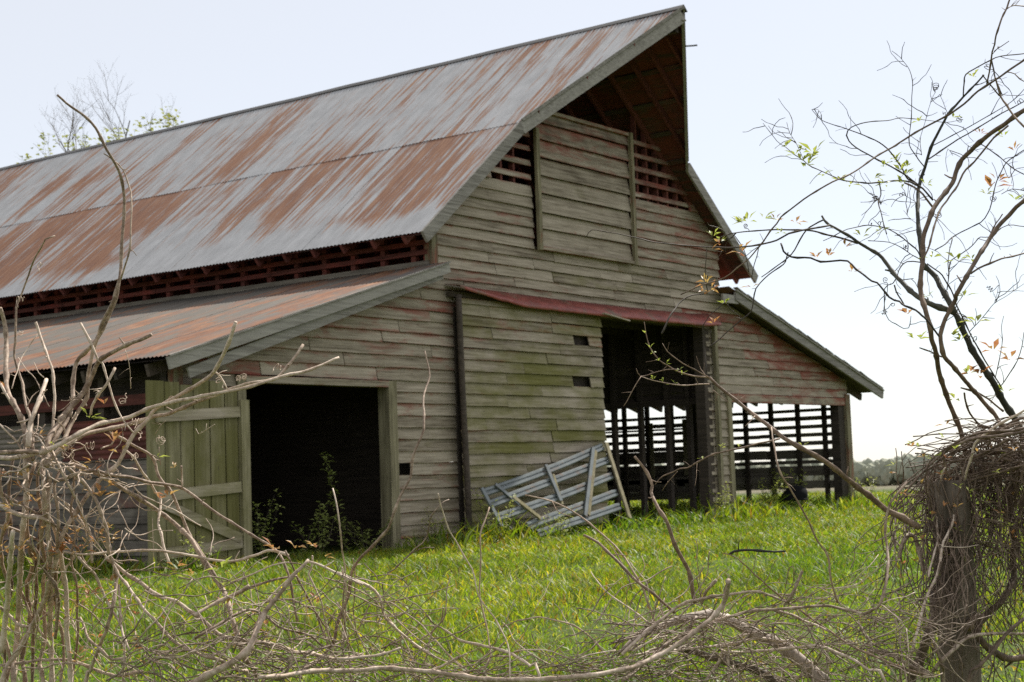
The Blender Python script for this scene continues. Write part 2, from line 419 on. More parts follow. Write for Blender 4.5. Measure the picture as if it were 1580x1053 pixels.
while z < 6.25:
    h = RH*random.uniform(.94, 1.06); z1 = z+h; zm = z+h/2
    L0, L1, R0, R1 = left_edge(z), left_edge(z1-.005), right_edge(z), right_edge(z1-.005)
    segs = [(max(L0, L1) if abs(L0-L1) > 2 else L0, R0)]
    for a, b in cuts(zm):
        segs = [s_ for (p_, q_) in segs for s_ in ((p_, min(q_, a)), (max(p_, b), q_)) if s_[1]-s_[0] > .12]
    for (p_, q_) in segs:
        pieces = split(p_, q_)
        for (u, v_) in pieces:
            xm = (u+v_)/2
            if xm < 5.2:
                red = .31 + .06*(z > 2.1); green = .02 + .26*(z < 1.4); dirt_shade = .16
            elif xm > 13.2:
                red = .28 + .05*max(0, (xm-15)/3) + .04*(z > 2.6); green = .08; dirt_shade = .22
            else:
                red = .28; green = .10 + random.choice([0, 0, 0, .10, .26])*(z < 4.6); dirt_shade = .20 + .05*max(0, (xm-10)/3)
            red += random.uniform(-.06, .06)
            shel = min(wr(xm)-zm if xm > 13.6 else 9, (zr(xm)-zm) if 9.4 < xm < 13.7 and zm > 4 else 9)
            if shel < 1.0: red += .25*(1-max(0, shel-.15)/.85); dirt_shade += .10*(1-shel)  # sheltered paint stays redder; the verge's shade is painted in as darkening
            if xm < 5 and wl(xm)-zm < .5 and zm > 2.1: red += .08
            if xm > 10.4 and zm > 4.3: red += .10*min(1, (xm-10.4)/2); dirt_shade += .10*min(1, (xm-10.4)/2)  # more paint left here, plus the hood's shade painted into the colour
            red = min(red, .40 if xm < 5.2 else .50)
            ub, ut = (u, u) if u > p_ + .01 else ((L0, L1) if abs(p_-L0) < .01 and abs(L0-L1) < 1.2 else (u, u))
            vb, vt = (v_-.013, v_-.010) if v_ < q_ - .01 else ((R0, R1) if abs(q_-R0) < .01 and abs(R0-R1) < 1.2 else (v_, v_))
            rag = .010 if z < 1.6 and xm < 5.3 else .006
            plank(ub, vb, ut, vt, z+random.uniform(-.004, .006), z1-.006, random.uniform(-.006, .006), ragged=rag, color=(red, green, dirt_shade))
    z = z1; row += 1

for k_ in range(5):      # added boards behind the siding, stopping light leaks over the big door
    mb = MB(); mb.box(5.1, 13.5, .055, .075, 3.50+.19*k_, 3.50+.19*k_+.186); part(mb, 'light_stop_board', M['dark_wood'])
# --- hay door with its wide boards and battens
hd = empty('hay_door'); hd.parent = barn
z = 4.42; hts = [.30, .27, .31, .30, .29, .31, .28, .28]
for i, h in enumerate(hts):
    z1 = min(z+h, 6.70)
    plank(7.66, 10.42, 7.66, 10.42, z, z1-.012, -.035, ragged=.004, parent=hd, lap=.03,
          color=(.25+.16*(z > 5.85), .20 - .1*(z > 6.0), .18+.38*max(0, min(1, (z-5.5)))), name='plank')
    z = z1
    if z >= 6.69: break
for x in (7.60, 10.46):
    mb = MB(); mb.bar((x, -.095, 4.36), (x, -.095, 6.36 if x < 8 else 6.72), .085, .06, (0, 1, 0)); part(mb, 'batten', M['wood_z'], hd, (.3, .1, .42))
mb = MB(); mb.box(7.645, 10.415, -.11, -.045, 4.375, 4.425); part(mb, 'bottom_rail', M['wood_x'], hd, (.3, .1, .35))
mb = MB(); mb.box(7.66, 10.42, -.095, -.045, 6.66, 6.72); part(mb, 'top_rail', M['wood_x'], hd, (.4, .05, .4))
# --- vents each side of the hay door
for xa, xb, zb, zf in ((6.46, 7.55, 5.40, lambda x: zl(x)-.09), (10.52, 12.55, 5.52, lambda x: zr(x)-.09)):
    vent = empty('vent'); vent.parent = barn
    z = zb
    while z < 6.65:
        lo, hi = xa, xb
        if xa < 9: lo = max(xa, XR-(ZR-.1-z-.09)/SL)
        else: hi = min(xb, XR+(ZR-.1-z-.09)/SR)
        if hi-lo > .12:
            plank(lo, hi, lo, hi, z+.10, z+.185, 0, ragged=.003, parent=vent, name='slat', color=(.44 if xa < 9 else .46, .05, .36 if xa < 9 else .52), lap=.004)  # slat colour darkened to paint in the shade under the hood
        z += .235
    for x in np.arange(xa+.32, xb-.1, .34):
        zt = zf(x)
        if zt > zb+.1:
            mb = MB(); mb.box(x-.025, x+.025, .03, .12, zb-.1, zt); part(mb, 'stud', M['red_wood'], vent, (.2, 0, .35))

# --- big sliding door
sdoor = empty('sliding_door'); sdoor.parent = barn
z = -.1; k = 0
while z < 3.36:
    h = RH*random.uniform(.93, 1.07); z1 = min(z+h, 3.42)
    segs = split(5.37, 9.2, .5, 2.6)
    if z < 2.30 <= z1 or z < 2.95 <= z1:       # short boards missing by the door's edge
        segs = split(5.37, 8.30 if z < 2.6 else 8.36, .6, 2.4) + [(8.80, 9.19)]
    for (u, v_) in segs:
        plank(u, v_-.014, u, v_-.009, z+random.uniform(-.004, .008), z1-random.uniform(.004, .012), -.16+random.uniform(-.006, .006), ragged=.012 if z < 2.2 else .006, parent=sdoor,
              color=(.25+random.uniform(-.05, .05)+.07*(z > 2.7), .42+random.uniform(-.10, .12)*(z < 3.0), .18+random.uniform(0, .08)))
    z = z1; k += 1
for k_ in range(11):  # added backing that keeps light from showing between the door planks
    mb = MB(); mb.box(5.40+.343*k_, 5.40+.343*k_+.338, -.035, -.012, -.1, 3.30); part(mb, 'light_stop_board', M['dark_wood'], sdoor)
for x in (5.55, 6.8, 8.0, 9.12):
    mb = MB(); mb.box(x-.06, x+.06, -.09, -.037, -.1, 3.42); part(mb, 'batten', M['dark_wood'], sdoor)
mb = MB(); pts = catmull([(5.30, -.21, 3.46), (5.32, -.215, 2.0), (5.36, -.22, .6), (5.37, -.22, -.2)], .4); mb.tube(pts, .045, 8)
part(mb, 'edge_pole', M['dark_wood'], sdoor, (0, 0, .1), True)

# --- red sheet that covers the door track
mb = MB(); n_ = 40
def canopy_pt(t, k):
    x = 5.22 + (13.05-5.22)*t
    sag = -.05*math.sin(math.pi*t) + .018*nz(x*1.3, 4.0) + (.05 if t > .93 else 0)*(t-.93)/.07
    ytop, zt = -.02, 3.63 + sag*.6
    wdt = .04 + .16*min(1, t*5) 
    y = -.02 - .29*k; zz = zt - wdt*k - .012*abs(nz(x*2.2, 8.0))*k
    return (x, y, zz)
for i in range(n_+1):
    for k_ in (0, .5, 1): mb.v.append(canopy_pt(i/n_, k_))
    a = canopy_pt(i/n_, 1); mb.v.append((a[0], a[1]-.004, a[2]-.05-.012*nz(a[0]*3, 1)))
for i in range(n_):
    for k_ in range(3): a = i*4+k_; mb.f.append((a, a+4, a+5, a+1))
o = part(mb, 'track_hood', M['red_sheet'], smooth=True); sm = o.modifiers.new('thick', 'SOLIDIFY'); sm.thickness = .006
mb = MB(); mb.box(5.25, 13.4, -.12, -.03, 3.44, 3.52); part(mb, 'track_rail', M['dark_wood'])
mb = MB(); mb.bar((8.95, -.37, 3.39), (9.75, -.36, 3.31), .05, .02); part(mb, 'loose_lath', M['wood_x'], color=(0, .1, 0))

# --- left doorway frame and open leaf
fr = empty('door_frame'); fr.parent = barn
mb = MB(); mb.box(3.86, 4.03, -.05, .16, GZ-.1, 2.15); part(mb, 'jamb', M['wood_z'], fr, (.1, .22, .05))
mb = MB(); mb.box(.98, 1.12, -.05, .14, GZ-.1, 2.15); part(mb, 'jamb', M['wood_z'], fr, (.2, .2, .1))
mb = MB(); mb.box(1.12, 3.86, -.055, .12, 2.06, 2.15); part(mb, 'lintel', M['wood_x'], fr, (.3, .2, .1))
leaf = empty('swing_door'); leaf.parent = barn
bx = -.62; LB = []
wid = [.27, .24, .21, .26, .25, .22]
for i, w_ in enumerate(wid):
    zt = [2.03, 2.02, 1.99, 2.07, 2.05, 1.93][i]
    mb = MB(); z0 = -.16 + random.uniform(-.03, .03)
    n_ = 5
    for j in range(n_+1):
        zz = z0+(zt-z0)*j/n_; e0 = .006*nz(zz*3, i*7.0); e1 = .006*nz(zz*3, i*7.0+3)
        mb.v += [(bx+.004+e0, -.21, zz), (bx+w_-.016+e1, -.21+.004*nz(i*3.3), zz), (bx+w_-.016+e1, -.18, zz), (bx+.004+e0, -.18, zz)]
    for j in range(n_):
        a = j*4
        for k_ in range(4): mb.f.append((a+k_, a+(k_+1) % 4, a+4+(k_+1) % 4, a+4+k_))
    mb.f.append((3, 2, 1, 0)); a = n_*4; mb.f.append((a, a+1, a+2, a+3))
    part(mb, 'board', M['wood_z'], leaf, (.05, .54+random.uniform(-.06, .06), .10)); bx += w_
mb = MB(); mb.box(.83, .97, -.262, -.17, -.16, 1.82); part(mb, 'stile', M['wood_z'], leaf, (.05, .40, .06))
for (za, zb_) in ((1.60, 1.67), (.66, .74), (-.02, .05)):
    mb = MB(); mb.bar((-.5, -.232, za), (.82, -.232, zb_), .04, .13); part(mb, 'batten', M['wood_x'], leaf, (.05, .40, .06))
mb = MB(); mb.bar((-.45, -.245, .58), (.80, -.245, .10), .03, .12); part(mb, 'brace', M['wood_x'], leaf, (.05, .40, .06))
leaf.location = (0, 0, 0)

# --- posts and jamb by the main opening, corner posts
def upright(x0, x1, y0, y1, z0, z1, name='post', mat='wood_z', color=(.05, .1, .3)):
    mb = MB(); mb.box(x0, x1, y0, y1, z0, z1); return part(mb, name, M[mat], None, color)
upright(12.86, 13.1, .0, .2, GZ-.2, 3.45, mat='dark_wood', color=(.1, .1, .2))
upright(13.16, 13.26, -.1, -.03, GZ-.2, 3.5, color=(.05, .1, .45))
upright(13.66, 13.8, -.045, .12, GZ-.2, 2.15, color=(.1, .25, .1))
upright(18.62, 18.9, .01, .2, GZ-.2, 2.15, mat='dark_wood', color=(.05, .12, .1))
upright(18.9, 19.12, -.05, .12, GZ-.2, 2.25, color=(.40, .1, .3))
upright(-.03, .09, -.035, .1, GZ-.2, 2.3, color=(.45, .1, .25))
mb = MB(); mb.box(13.8, 18.95, .05, .08, 2.0, 2.38); part(mb, 'light_stop_board', M['dark_wood'])  # added board that blocks a light leak above the header
mb = MB(); mb.box(13.8, 19.12, -.028, .12, 2.0, 2.16); part(mb, 'header', M['wood_x'], None, (.44, 0, .45))
upright(4.92, 5.06, -.04, .1, 3.9, 4.45, 'corner_board', 'wood_z', (.45, .1, .1))

# --- left main roof: corrugated sheets in two courses
def corr(y): return .0075*math.cos(2*math.pi*y/.0762)
def hood_x(y, side):      # lowest X of the slope at this Y, for the upper course
    if y >= YV: return None
    t = (YV-y)/(YV-HY); return (HXL + (XR-HXL)*t) if side < 0 else (HXR + (XR-HXR)*t)
SEAM = 6.83
def sheet(y0, y1, course):
    mb = MB(); ys = np.arange(y0, y1+.0201, .0190); nr = 5; cols = []
    lift = random.uniform(0, .006)
    for y in ys:
        if course == 'up':
            xa, xb = XR-.02, SEAM-.05
            if y < YV: xb = max(SEAM-.05, hood_x(y, -1)-.02)
        else: xa, xb = SEAM, XE-.03 - .012*nz(y*.7, 3.3)
        c_ = []
        for j in range(nr):
            x = xa+(xb-xa)*j/(nr-1); wob = .014*nz(x*.7, y*.35, 6.0)
            c_.append((x, y, zl(x)+corr(y)+lift+wob+(.014 if course == 'up' else .006)))
        cols.append(c_)
    for c_ in cols: mb.v += c_
    for i in range(len(cols)-1):
        for j in range(nr-1): a = i*nr+j; mb.f.append((a, a+nr, a+nr+1, a+1))
    xm = (xa+xb)/2; ym = (y0+y1)/2
    if course == 'up': rust = -.12 + (.08 if ym < -1.0 else 0) + .06*nz(ym*.5, 3)
    else:
        rust = -.035 + .07*max(0, (2.5-ym)/3.2) + .10*sstep((ym-4.5)/3) + .06*nz(ym*.6, 8)
    return part(mb, 'roof_sheet', M['roof'], None, (max(0, rust+.2), 0, 0), True)
y = HY
while y < LEN: sheet(y, min(y+.61, LEN), 'up'); y += .61
y = YV-.02
while y < LEN: sheet(y, min(y+.61, LEN), 'low'); y += .61
mb = MB()
for i in range(60):
    pass
mb = MB(); yy = [HY-.03 + (LEN-HY)*i/60 for i in range(61)]
for y in yy:
    s_ = .012*nz(y*.8, 2.2)
    mb.v += [(XR-.09, y, zl(XR-.09)+.038+s_), (XR, y, ZR+.05+s_), (XR+.12, y, zr(XR+.12)+.04+s_)]
for i in range(60): a = i*3; mb.f += [(a, a+3, a+4, a+1), (a+1, a+4, a+5, a+2)]
part(mb, 'ridge_cap', M['iron'], None, (.12, 0, 0), True)
# right main roof: one skin, seen only from below under the hood
mb = MB()
for y in list(np.linspace(HY, YV, 9)) + [LEN]:
    xb = max(HXR, XR+.01) if y >= YV else hood_x(y, 1)
    for j in range(4):
        x = XR+(xb-XR)*j/3; mb.v.append((x, y, zr(x)+.02))
for i in range(9):
    for j in range(3): a = i*4+j; mb.f.append((a, a+1, a+5, a+4))
mb.quad((HXR, YV, zr(HXR)+.018), (XQ, YV, ZQ+.018), (XQ, LEN, ZQ+.018), (HXR, LEN, zr(HXR)+.018))
part(mb, 'roof_panel', M['roof'], None, (.25, 0, 0))

# rafters, purlins and sarking under the roofs
def rafter(xa, za, xb, zb, y, mat='red_wood', color=(.2, 0, .25), w_=.05, h=.14, name='rafter'):
    mb = MB(); mb.bar((xa, y, za-h/2-.02), (xb, y, zb-h/2-.02), w_, h); return part(mb, name, M[mat], None, color)
for y in np.arange(.05, LEN, .61):
    rafter(XR, ZR, XE+.02, ZE, y); rafter(XR, ZR, XQ-.02, ZQ, y)
for y in (-.5, -.95, -1.4):
    rafter(XR, ZR, hood_x(y, 1), zr(hood_x(y, 1)), y, color=(.3, 0, .1)); rafter(XR, ZR, hood_x(y, -1), zl(hood_x(y, -1)), y, color=(.3, 0, .1))
for x in np.arange(XR+.3, HXR, .55):
    t = (x-XR)/(HXR-XR); ys = HY+(YV-HY)*t
    mb = MB(); mb.bar((x, ys+.05, zr(x)-.055), (x, 6, zr(x)-.055), .10, .03, (SR, 0, 1)); part(mb, 'purlin', M['dark_wood'], None, (.4, 0, .1))
for side in (-1, 1):
    zf = zl if side < 0 else zr; hx = HXL if side < 0 else HXR; ex = XE if side < 0 else XQ
    mb = MB()
    a = Vector((hx, YV, zf(hx))); b = Vector((XR, HY, ZR)); 
    up = Vector((SL if side < 0 else -SR, 0, 1)).normalized()*-1
    up = Vector((0, 0, 1))
    d1 = Vector((0, 0, -.15))
    mb.bar(a+Vector((0, 0, -.12)), b+Vector((0, 0, -.14)), .045, .20); part(mb, 'verge_board', M['trim'], None, (.05, .04, .16))
    mb = MB(); mb.bar(Vector((ex+.0, YV-.01, zf(ex)-.09)), a+Vector((0, -.012, -.10)), .045, .19); part(mb, 'verge_board', M['trim'], None, (.05, .04, .10))
    mb = MB(); mb.bar(a+Vector((.0, -.03, .012)), b+Vector((0, -.03, .012)), .03, .05); part(mb, 'verge_strip', M['trim'], None, (.05, .1, .2))
    # soffit
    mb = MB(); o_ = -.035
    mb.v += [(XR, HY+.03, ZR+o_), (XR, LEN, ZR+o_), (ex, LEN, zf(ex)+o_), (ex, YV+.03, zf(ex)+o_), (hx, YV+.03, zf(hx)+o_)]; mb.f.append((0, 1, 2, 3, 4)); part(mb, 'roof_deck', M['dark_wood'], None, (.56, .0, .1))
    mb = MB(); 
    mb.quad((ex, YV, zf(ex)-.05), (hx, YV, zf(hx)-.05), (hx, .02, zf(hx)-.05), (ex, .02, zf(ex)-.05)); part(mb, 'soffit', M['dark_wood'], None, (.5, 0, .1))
mb = MB(); mb.bar((XR, HY+.12, ZR-.32), (XR, 4, ZR-.32), .09, .14); part(mb, 'hay_track', M['dark_wood'])
mb = MB(); mb.tube([(XR-.08, -1.96, 7.70), (XR+.02, -2.02, 7.715), (XR+.10, -2.07, 7.73)], .014, 6); part(mb, 'hook_rod', M['iron'])

# --- left clerestory under the main eave
sill = MB(); sill.box(4.90, 4.99, .02, LEN, 3.87, 3.97); part(sill, 'sill_board', M['wood_y'], None, (.15, .2, .1))
for zc in (4.10, 4.25):
    y = .05
    while y < LEN:
        L = random.uniform(2.4, 4); mb = MB(); mb.box(4.91, 4.945, y, min(y+L-.01, LEN), zc-.036, zc+.036); part(mb, 'slat', M['red_wood'], None, (.4, 0, .12)); y += L
for y in np.arange(.35, LEN, .61):
    mb = MB(); mb.box(4.95, 5.04, y-.045, y+.045, 3.9, 4.7); part(mb, 'stud', M['red_wood'], None, (.4, 0, .1))
mb = MB(); mb.box(4.96, 5.06, .0, .16, 3.9, 4.7); part(mb, 'stud', M['red_wood'], None, (.5, 0, 0))

# --- left wing roof
def wing_sheet(y0, y1):
    mb = MB(); ys = np.arange(y0, y1+.0201, .0190); nr = 6
    lift = random.uniform(0, .008)
    for y in ys:
        xb = WL0-.03-.02*nz(y*.8, 7.7)
        for j in range(nr):
            x = WLT-.06+(xb-WLT+.06)*j/(nr-1); mb.v.append((x, y, wl(x)+corr(y)+lift+.018+.018*nz(x*.6, y*.4, 3)))
    for i in range(len(ys)-1):
        for j in range(nr-1): a = i*nr+j; mb.f.append((a, a+nr, a+nr+1, a+1))
    return part(mb, 'roof_sheet', M['wing_roof'], None, (.1+.1*nz((y0)*.4, 1)+.12*(y0 < 0), 0, 0), True)
y = YV-.03
while y < LEN: wing_sheet(y, min(y+.61, LEN)); y += .61
mb = MB(); a = Vector((WL0-.02, YV, wl(WL0)-.08)); b = Vector((4.93, YV, wl(4.93)-.06))
mb.bar(a, b, .04, .15); part(mb, 'verge_board', M['trim'], None, (.02, .06, .06))
mb = MB(); mb.bar(a+Vector((.35, .05, -.10)), b+Vector((-.1, .05, -.11)), .03, .13); part(mb, 'verge_board', M['trim'], None, (.02, .06, .12))
mb = MB(); mb.bar(a+Vector((0, -.02, .09)), b+Vector((0, -.02, .075)), .05, .022); part(mb, 'verge_strip', M['trim'], None, (.05, .1, .25))
mb = MB(); mb.quad((WL0, YV, wl(WL0)-.035), (WLT, YV, wl(WLT)-.035), (WLT, LEN, wl(WLT)-.035), (WL0, LEN, wl(WL0)-.035)); part(mb, 'roof_deck', M['dark_wood'])
for y in np.arange(.12, LEN, .61):
    rafter(WLT, wl(WLT)-.04, WL0+.05, wl(WL0)-.04, y, 'dark_wood', (.1, 0, .1), .06, .15)
# left wing side wall, its shade painted in as dark colour
z = GZ; 
while z < 1.12:
    y = .1
    while y < 14:
        L = random.uniform(1.4, 3.4); mb = MB(); y1_ = min(y+L, 14); e = random.uniform(-.006, .006)
        mb.hexa([(-.03+e, y, z), (-.03+e, y1_-.008, z), (0, y1_-.008, z), (0, y, z), (-.005, y, z+.19), (-.005, y1_-.008, z+.19), (.02, y1_-.008, z+.19), (.02, y, z+.19)])
        part(mb, 'plank', M['wood_y'], None, (.32+random.uniform(-.06, .1), .1, .58)); y += L
    z += .197
mb = MB()
mb.box(-.0, .03, 14, LEN, GZ, 2.3); part(mb, 'wall', M['wood_y'], None, (.3, .1, .3))
y = .35
while y < 14:
    mb = MB(); ys = np.linspace(1.12, 1.64, 50)
    for j, zz in enumerate(ys):
        mb.v += [(-.03+.008*math.cos(zz*90), y, zz), (-.03+.008*math.cos(zz*90), y+1.8, zz)]
    for j in range(49): mb.f.append((j*2, j*2+1, j*2+3, j*2+2))
    part(mb, 'wall_sheet', M['red_wood'] if int(y) % 3 != 2 else M['wood_y'], None, (.3, 0, .5)); y += 1.83
mb = MB(); mb.box(-.01, .05, .0, 14, 1.80, 1.93); part(mb, 'rail', M['red_wood'], None, (.3, 0, .2))
for y in np.arange(.2, 14, 1.2):
    mb = MB(); mb.box(.03, .14, y, y+.11, GZ, 2.3); part(mb, 'stud', M['dark_wood'])
mb = MB(); mb.box(0.5, .53, .4, LEN, GZ, 2.35); part(mb, 'lining_board', M['dark_wood'], None, (.2, 0, .4))

# --- right wing: roof, verge, slatted side wall
mb = MB()
for y in np.arange(YV-.02, LEN+.3, .4):
    for j in range(7):
        x = WRT-.3+(WR1-WRT+.3)*j/6; mb.v.append((x, y, wr(x)+.03+.02*nz(x*1.2, y, 4)))
nY = len(np.arange(YV-.02, LEN+.3, .4))
for i in range(nY-1):
    for j in range(6): a = i*7+j; mb.f.append((a, a+1, a+8, a+7))
part(mb, 'roof_panel', M['wing_roof'], None, (.3, 0, 0))
mb = MB(); mb.quad((WRT, YV, wr(WRT)-.02), (WR1, YV, wr(WR1)-.02), (WR1, LEN, wr(WR1)-.02), (WRT, LEN, wr(WRT)-.02)); part(mb, 'roof_deck', M['dark_wood'], None, (.3, 0, .1))
a = Vector((WRT-.05, YV, wr(WRT-.05)-.06)); b = Vector((WR1, YV, wr(WR1)-.09))
mb = MB(); mb.bar(a, b, .05, .17); part(mb, 'verge_board', M['trim'], None, (.05, .06, .3))
mb = MB(); mb.bar(a+Vector((0, -.03, .10)), b+Vector((0, -.03, .095)), .05, .03); part(mb, 'verge_strip', M['trim'], None, (.05, .1, .4))
for k_ in range(16):      # weathered ends of roofing standing proud along the verge
    t0 = k_/16; t1 = t0+random.uniform(.05, .075); p_ = a.lerp(b, t0); q_ = a.lerp(b, min(1, t1))
    mb = MB(); mb.bar(p_+Vector((0, -.02, .125+random.uniform(0, .03))), q_+Vector((0, -.02, .125)), .09, .02); part(mb, 'roof_shingle', M['trim'], None, (0, .2, .35))
mb = MB(); mb.box(13.12, 13.7, YV, YV+.05, 3.86, 4.02); part(mb, 'verge_board', M['trim'], None, (.1, .1, .4))
for y in np.arange(.16, LEN, .655):
    rafter(WRT, wr(WRT)-.02, WR1-.05, wr(WR1)-.02, y, 'dark_wood', (.35, 0, 0), .055, .15)
for y in np.arange(.55, LEN, .655):
    mb = MB(); dx = random.uniform(-.01, .01); mb.box(19.0, 19.09, y-.045+dx, y+.045+dx, GZ-.1, 2.26); part(mb, 'stud', M['dark_wood'], None, (0, .15, .05))
rowsz = [(1.95, .07), (1.77, .095), (1.585, .085), (1.40, .085), (1.22, .095), (.985, .20), (.80, .08), (.60, .22), (.30, .17)]
for (zc, hh) in rowsz:
    y = .05
    while y < LEN:
        L = random.uniform(1.9, 3.2); y1_ = min(y+L, LEN); wob = random.uniform(-.02, .02)
        if zc < .9 and random.random() < .08: y += L; continue
        e = random.uniform(-.025, .025) if zc < .9 else random.uniform(-.01, .01)
        mb = MB(); mb.hexa([(19.10, y, zc-hh/2), (19.13, y, zc-hh/2), (19.13, y1_-.01, zc-hh/2+e), (19.10, y1_-.01, zc-hh/2+e), (19.10, y, zc+hh/2), (19.13, y, zc+hh/2), (19.13, y1_-.01, zc+hh/2+e), (19.10, y1_-.01, zc+hh/2+e)])
        part(mb, 'slat', M['wood_y'], None, (.05, .15, .25)); y += L
for (y0, y1_, zc, hh) in ((4.2, 7.5, 1.10, .13), (4.2, 9, .72, .09), (4.2, 10, .40, .2), (3.0, 4.4, .42, .16), (4.0, 12, .12, .18), (1.3, 3.3, .42, .16), (3.2, 12, 1.68, .045), (3.0, 12, .48, .16)):
    mb = MB(); mb.box(19.06, 19.095, y0, y1_, zc-hh/2, zc+hh/2); part(mb, 'slat', M['wood_y'], None, (.05, .15, .3))
for (y0, zc) in ((3.3, .9), (3.62, 1.2), (3.9, .8), (4.05, 1.35), (5.0, 1.3)):
    mb = MB(); mb.box(19.03, 19.06, y0, y0+.13, zc-.75, zc+.55); part(mb, 'slat', M['wood_z'], None, (.05, .1, .3))

# --- inside: partition with posts, loft floor, far walls
for y in [.3, .68, 1.16, 1.78, 2.4, 3.05, 3.7, 4.4, 5.1, 6, 7, 8.2, 9.5]:
    mb = MB(); mb.box(13.35, 13.47, y-.042, y+.042, GZ-.1, 3.9); part(mb, 'post', M['dark_wood'], None, (0, .1, .1))
z = 2.04
while z < 3.95:
    mb = MB(); mb.box(13.47, 13.50, .1, LEN, z, z+.175); part(mb, 'plank', M['dark_wood'], None, (.1, .2, .1)); z += .187
mb = MB(); mb.box(13.36, 13.44, .1, LEN, 1.98, 2.10); part(mb, 'girt', M['dark_wood'])
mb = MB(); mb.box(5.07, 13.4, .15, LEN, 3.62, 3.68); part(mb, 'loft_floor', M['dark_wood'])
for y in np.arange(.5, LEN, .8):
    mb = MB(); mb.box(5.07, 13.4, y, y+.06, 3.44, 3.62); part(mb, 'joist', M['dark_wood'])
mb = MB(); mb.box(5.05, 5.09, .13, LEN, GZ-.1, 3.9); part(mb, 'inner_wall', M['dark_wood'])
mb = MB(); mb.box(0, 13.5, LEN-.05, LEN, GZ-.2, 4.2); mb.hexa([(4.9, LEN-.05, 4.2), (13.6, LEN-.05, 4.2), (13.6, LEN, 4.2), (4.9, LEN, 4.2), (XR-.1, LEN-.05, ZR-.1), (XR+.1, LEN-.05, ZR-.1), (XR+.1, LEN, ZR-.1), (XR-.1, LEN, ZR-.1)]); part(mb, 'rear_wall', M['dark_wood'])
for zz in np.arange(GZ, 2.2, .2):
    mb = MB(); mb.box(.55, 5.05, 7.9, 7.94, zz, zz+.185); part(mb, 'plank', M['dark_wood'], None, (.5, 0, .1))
# a blue pipe gate stands in the dark of the passage
bgate = empty('pipe_gate', (12.2, 4.2, 0)); tag(bgate, 'dim blue pipe gate standing in the dark passage of the barn', 'gate')
bgate.location = (0, 0, 0)
for zz in (.12, .36, .60):
    mb = MB(); mb.tube([(11.2, 4.4, zz), (13.2, 3.2, zz)], .03, 8); mb.build('rail', M['blue'], bgate, True)
for t in (0, .5, 1):
    mb = MB(); x, y = 11.2+2.0*t, 4.4-1.2*t; mb.tube([(x, y, -.24), (x, y, .64)], .032, 8); mb.build('upright', M['blue'], bgate, True)

# ------------------------------------------------------------------ leaning farm gate
gate = empty('farm_gate'); tag(gate, 'bent galvanised farm gate with wooden braces leaning on the barn wall', 'gate')
gp0, gn = (7.0, -.85, -.15), (0, 1, -.42)
GP = lambda x, y: on_plane(700+x*.20253, 620+y*.20253, gp0, gn)
gup = Vector((0, .387, .922)); gnorm = Vector((0, -.922, .387))
def gate_rail(p, q, bend=0.0):
    mb = MB(); prof = [(-.062, 0), (-.048, .022), (-.018, .022), (-.008, .004), (.008, .004), (.018, .022), (.048, .022), (.062, 0)]
    n_ = 8; d = (q-p).normalized(); up_ = gnorm.cross(d).normalized()
    if up_.z < 0: up_ = -up_
    for i in range(n_+1):
        t = i/n_; c_ = p.lerp(q, t) + up_*(-bend*math.sin(math.pi*t)) + gnorm*.01*math.sin(7*t)
        for (u, w_) in prof: mb.v.append(tuple(c_+up_*u+gnorm*w_))
    k_ = len(prof)
    for i in range(n_):
        for j in range(k_-1): a = i*k_+j; mb.f.append((a, a+1, a+k_+1, a+k_))
    o = mb.build('rail', M['gate'], gate); s_ = o.modifiers.new('thick', 'SOLIDIFY'); s_.thickness = .004
for (p, q, b_) in (((215, 700), (1130, 345), .03), ((270, 785), (1175, 445), .0), ((330, 885), (1200, 565), .02), ((560, 950), (1235, 695), .0)):
    gate_rail(GP(*p), GP(*q), b_)
gate_rail(GP(640, 1010), GP(1260, 800))
def gate_up(p, q, mat, w_, name, off=.045):
    mb = MB(); mb.bar(GP(*p)+gnorm*off, GP(*q)+gnorm*off, w_, .03, gnorm); o = mb.build(name, M[mat], gate); o.color = (0, .3, .1, 1)
gate_up((195, 668), (350, 960), 'gate', .07, 'stile')
gate_up((300, 640), (480, 790), 'gate', .055, 'brace'); gate_up((430, 735), (640, 900), 'wood_z', .06, 'wooden_brace', .055)
gate_up((685, 490), (800, 765), 'gate', .075, 'brace'); gate_up((745, 560), (815, 790), 'wood_z', .05, 'wooden_brace', .03)
gate_up((1045, 365), (985, 880), 'gate', .07, 'brace'); gate_up((1070, 380), (1015, 870), 'wood_z', .06, 'wooden_brace', .03)
gate_up((1140, 325), (1320, 900), 'wood_z', .085, 'wooden_stile', .06)

# ------------------------------------------------------------------ dark rounded tub in the lean-to
tub = empty('feed_tub'); tag(tub, 'rounded black feed tub lying in the grass below the slatted wall', 'tub')
tc = at(1224, 771, 31.5)
mb = MB(); prof = []
for i in range(9):
    a = math.pi/2*i/8; prof.append((.27*math.cos(a*.98)+.005, .30*math.sin(a)**.8))
n_ = 20
for (r_, h_) in prof:
    for k_ in range(n_): an = 2*math.pi*k_/n_; mb.v.append((tc.x+r_*1.05*math.cos(an)+h_*.25, tc.y+r_*math.sin(an)-h_*.2, tc.z+h_-.02))
for i in range(len(prof)-1):
    for k_ in range(n_): a = i*n_+k_; b = i*n_+(k_+1) % n_; mb.f.append((a, b, b+n_, a+n_))
mb.f.append(tuple((len(prof)-1)*n_+k_ for k_ in range(n_)))
mb.build('body', M['rubber'], tub, True)
mb = MB(); mb.tube([(tc.x+.29*math.cos(a), tc.y+.28*math.sin(a), tc.z) for a in np.linspace(0, 6.283, 25)], .02, 6, False); mb.build('rim', M['rubber'], tub, True)

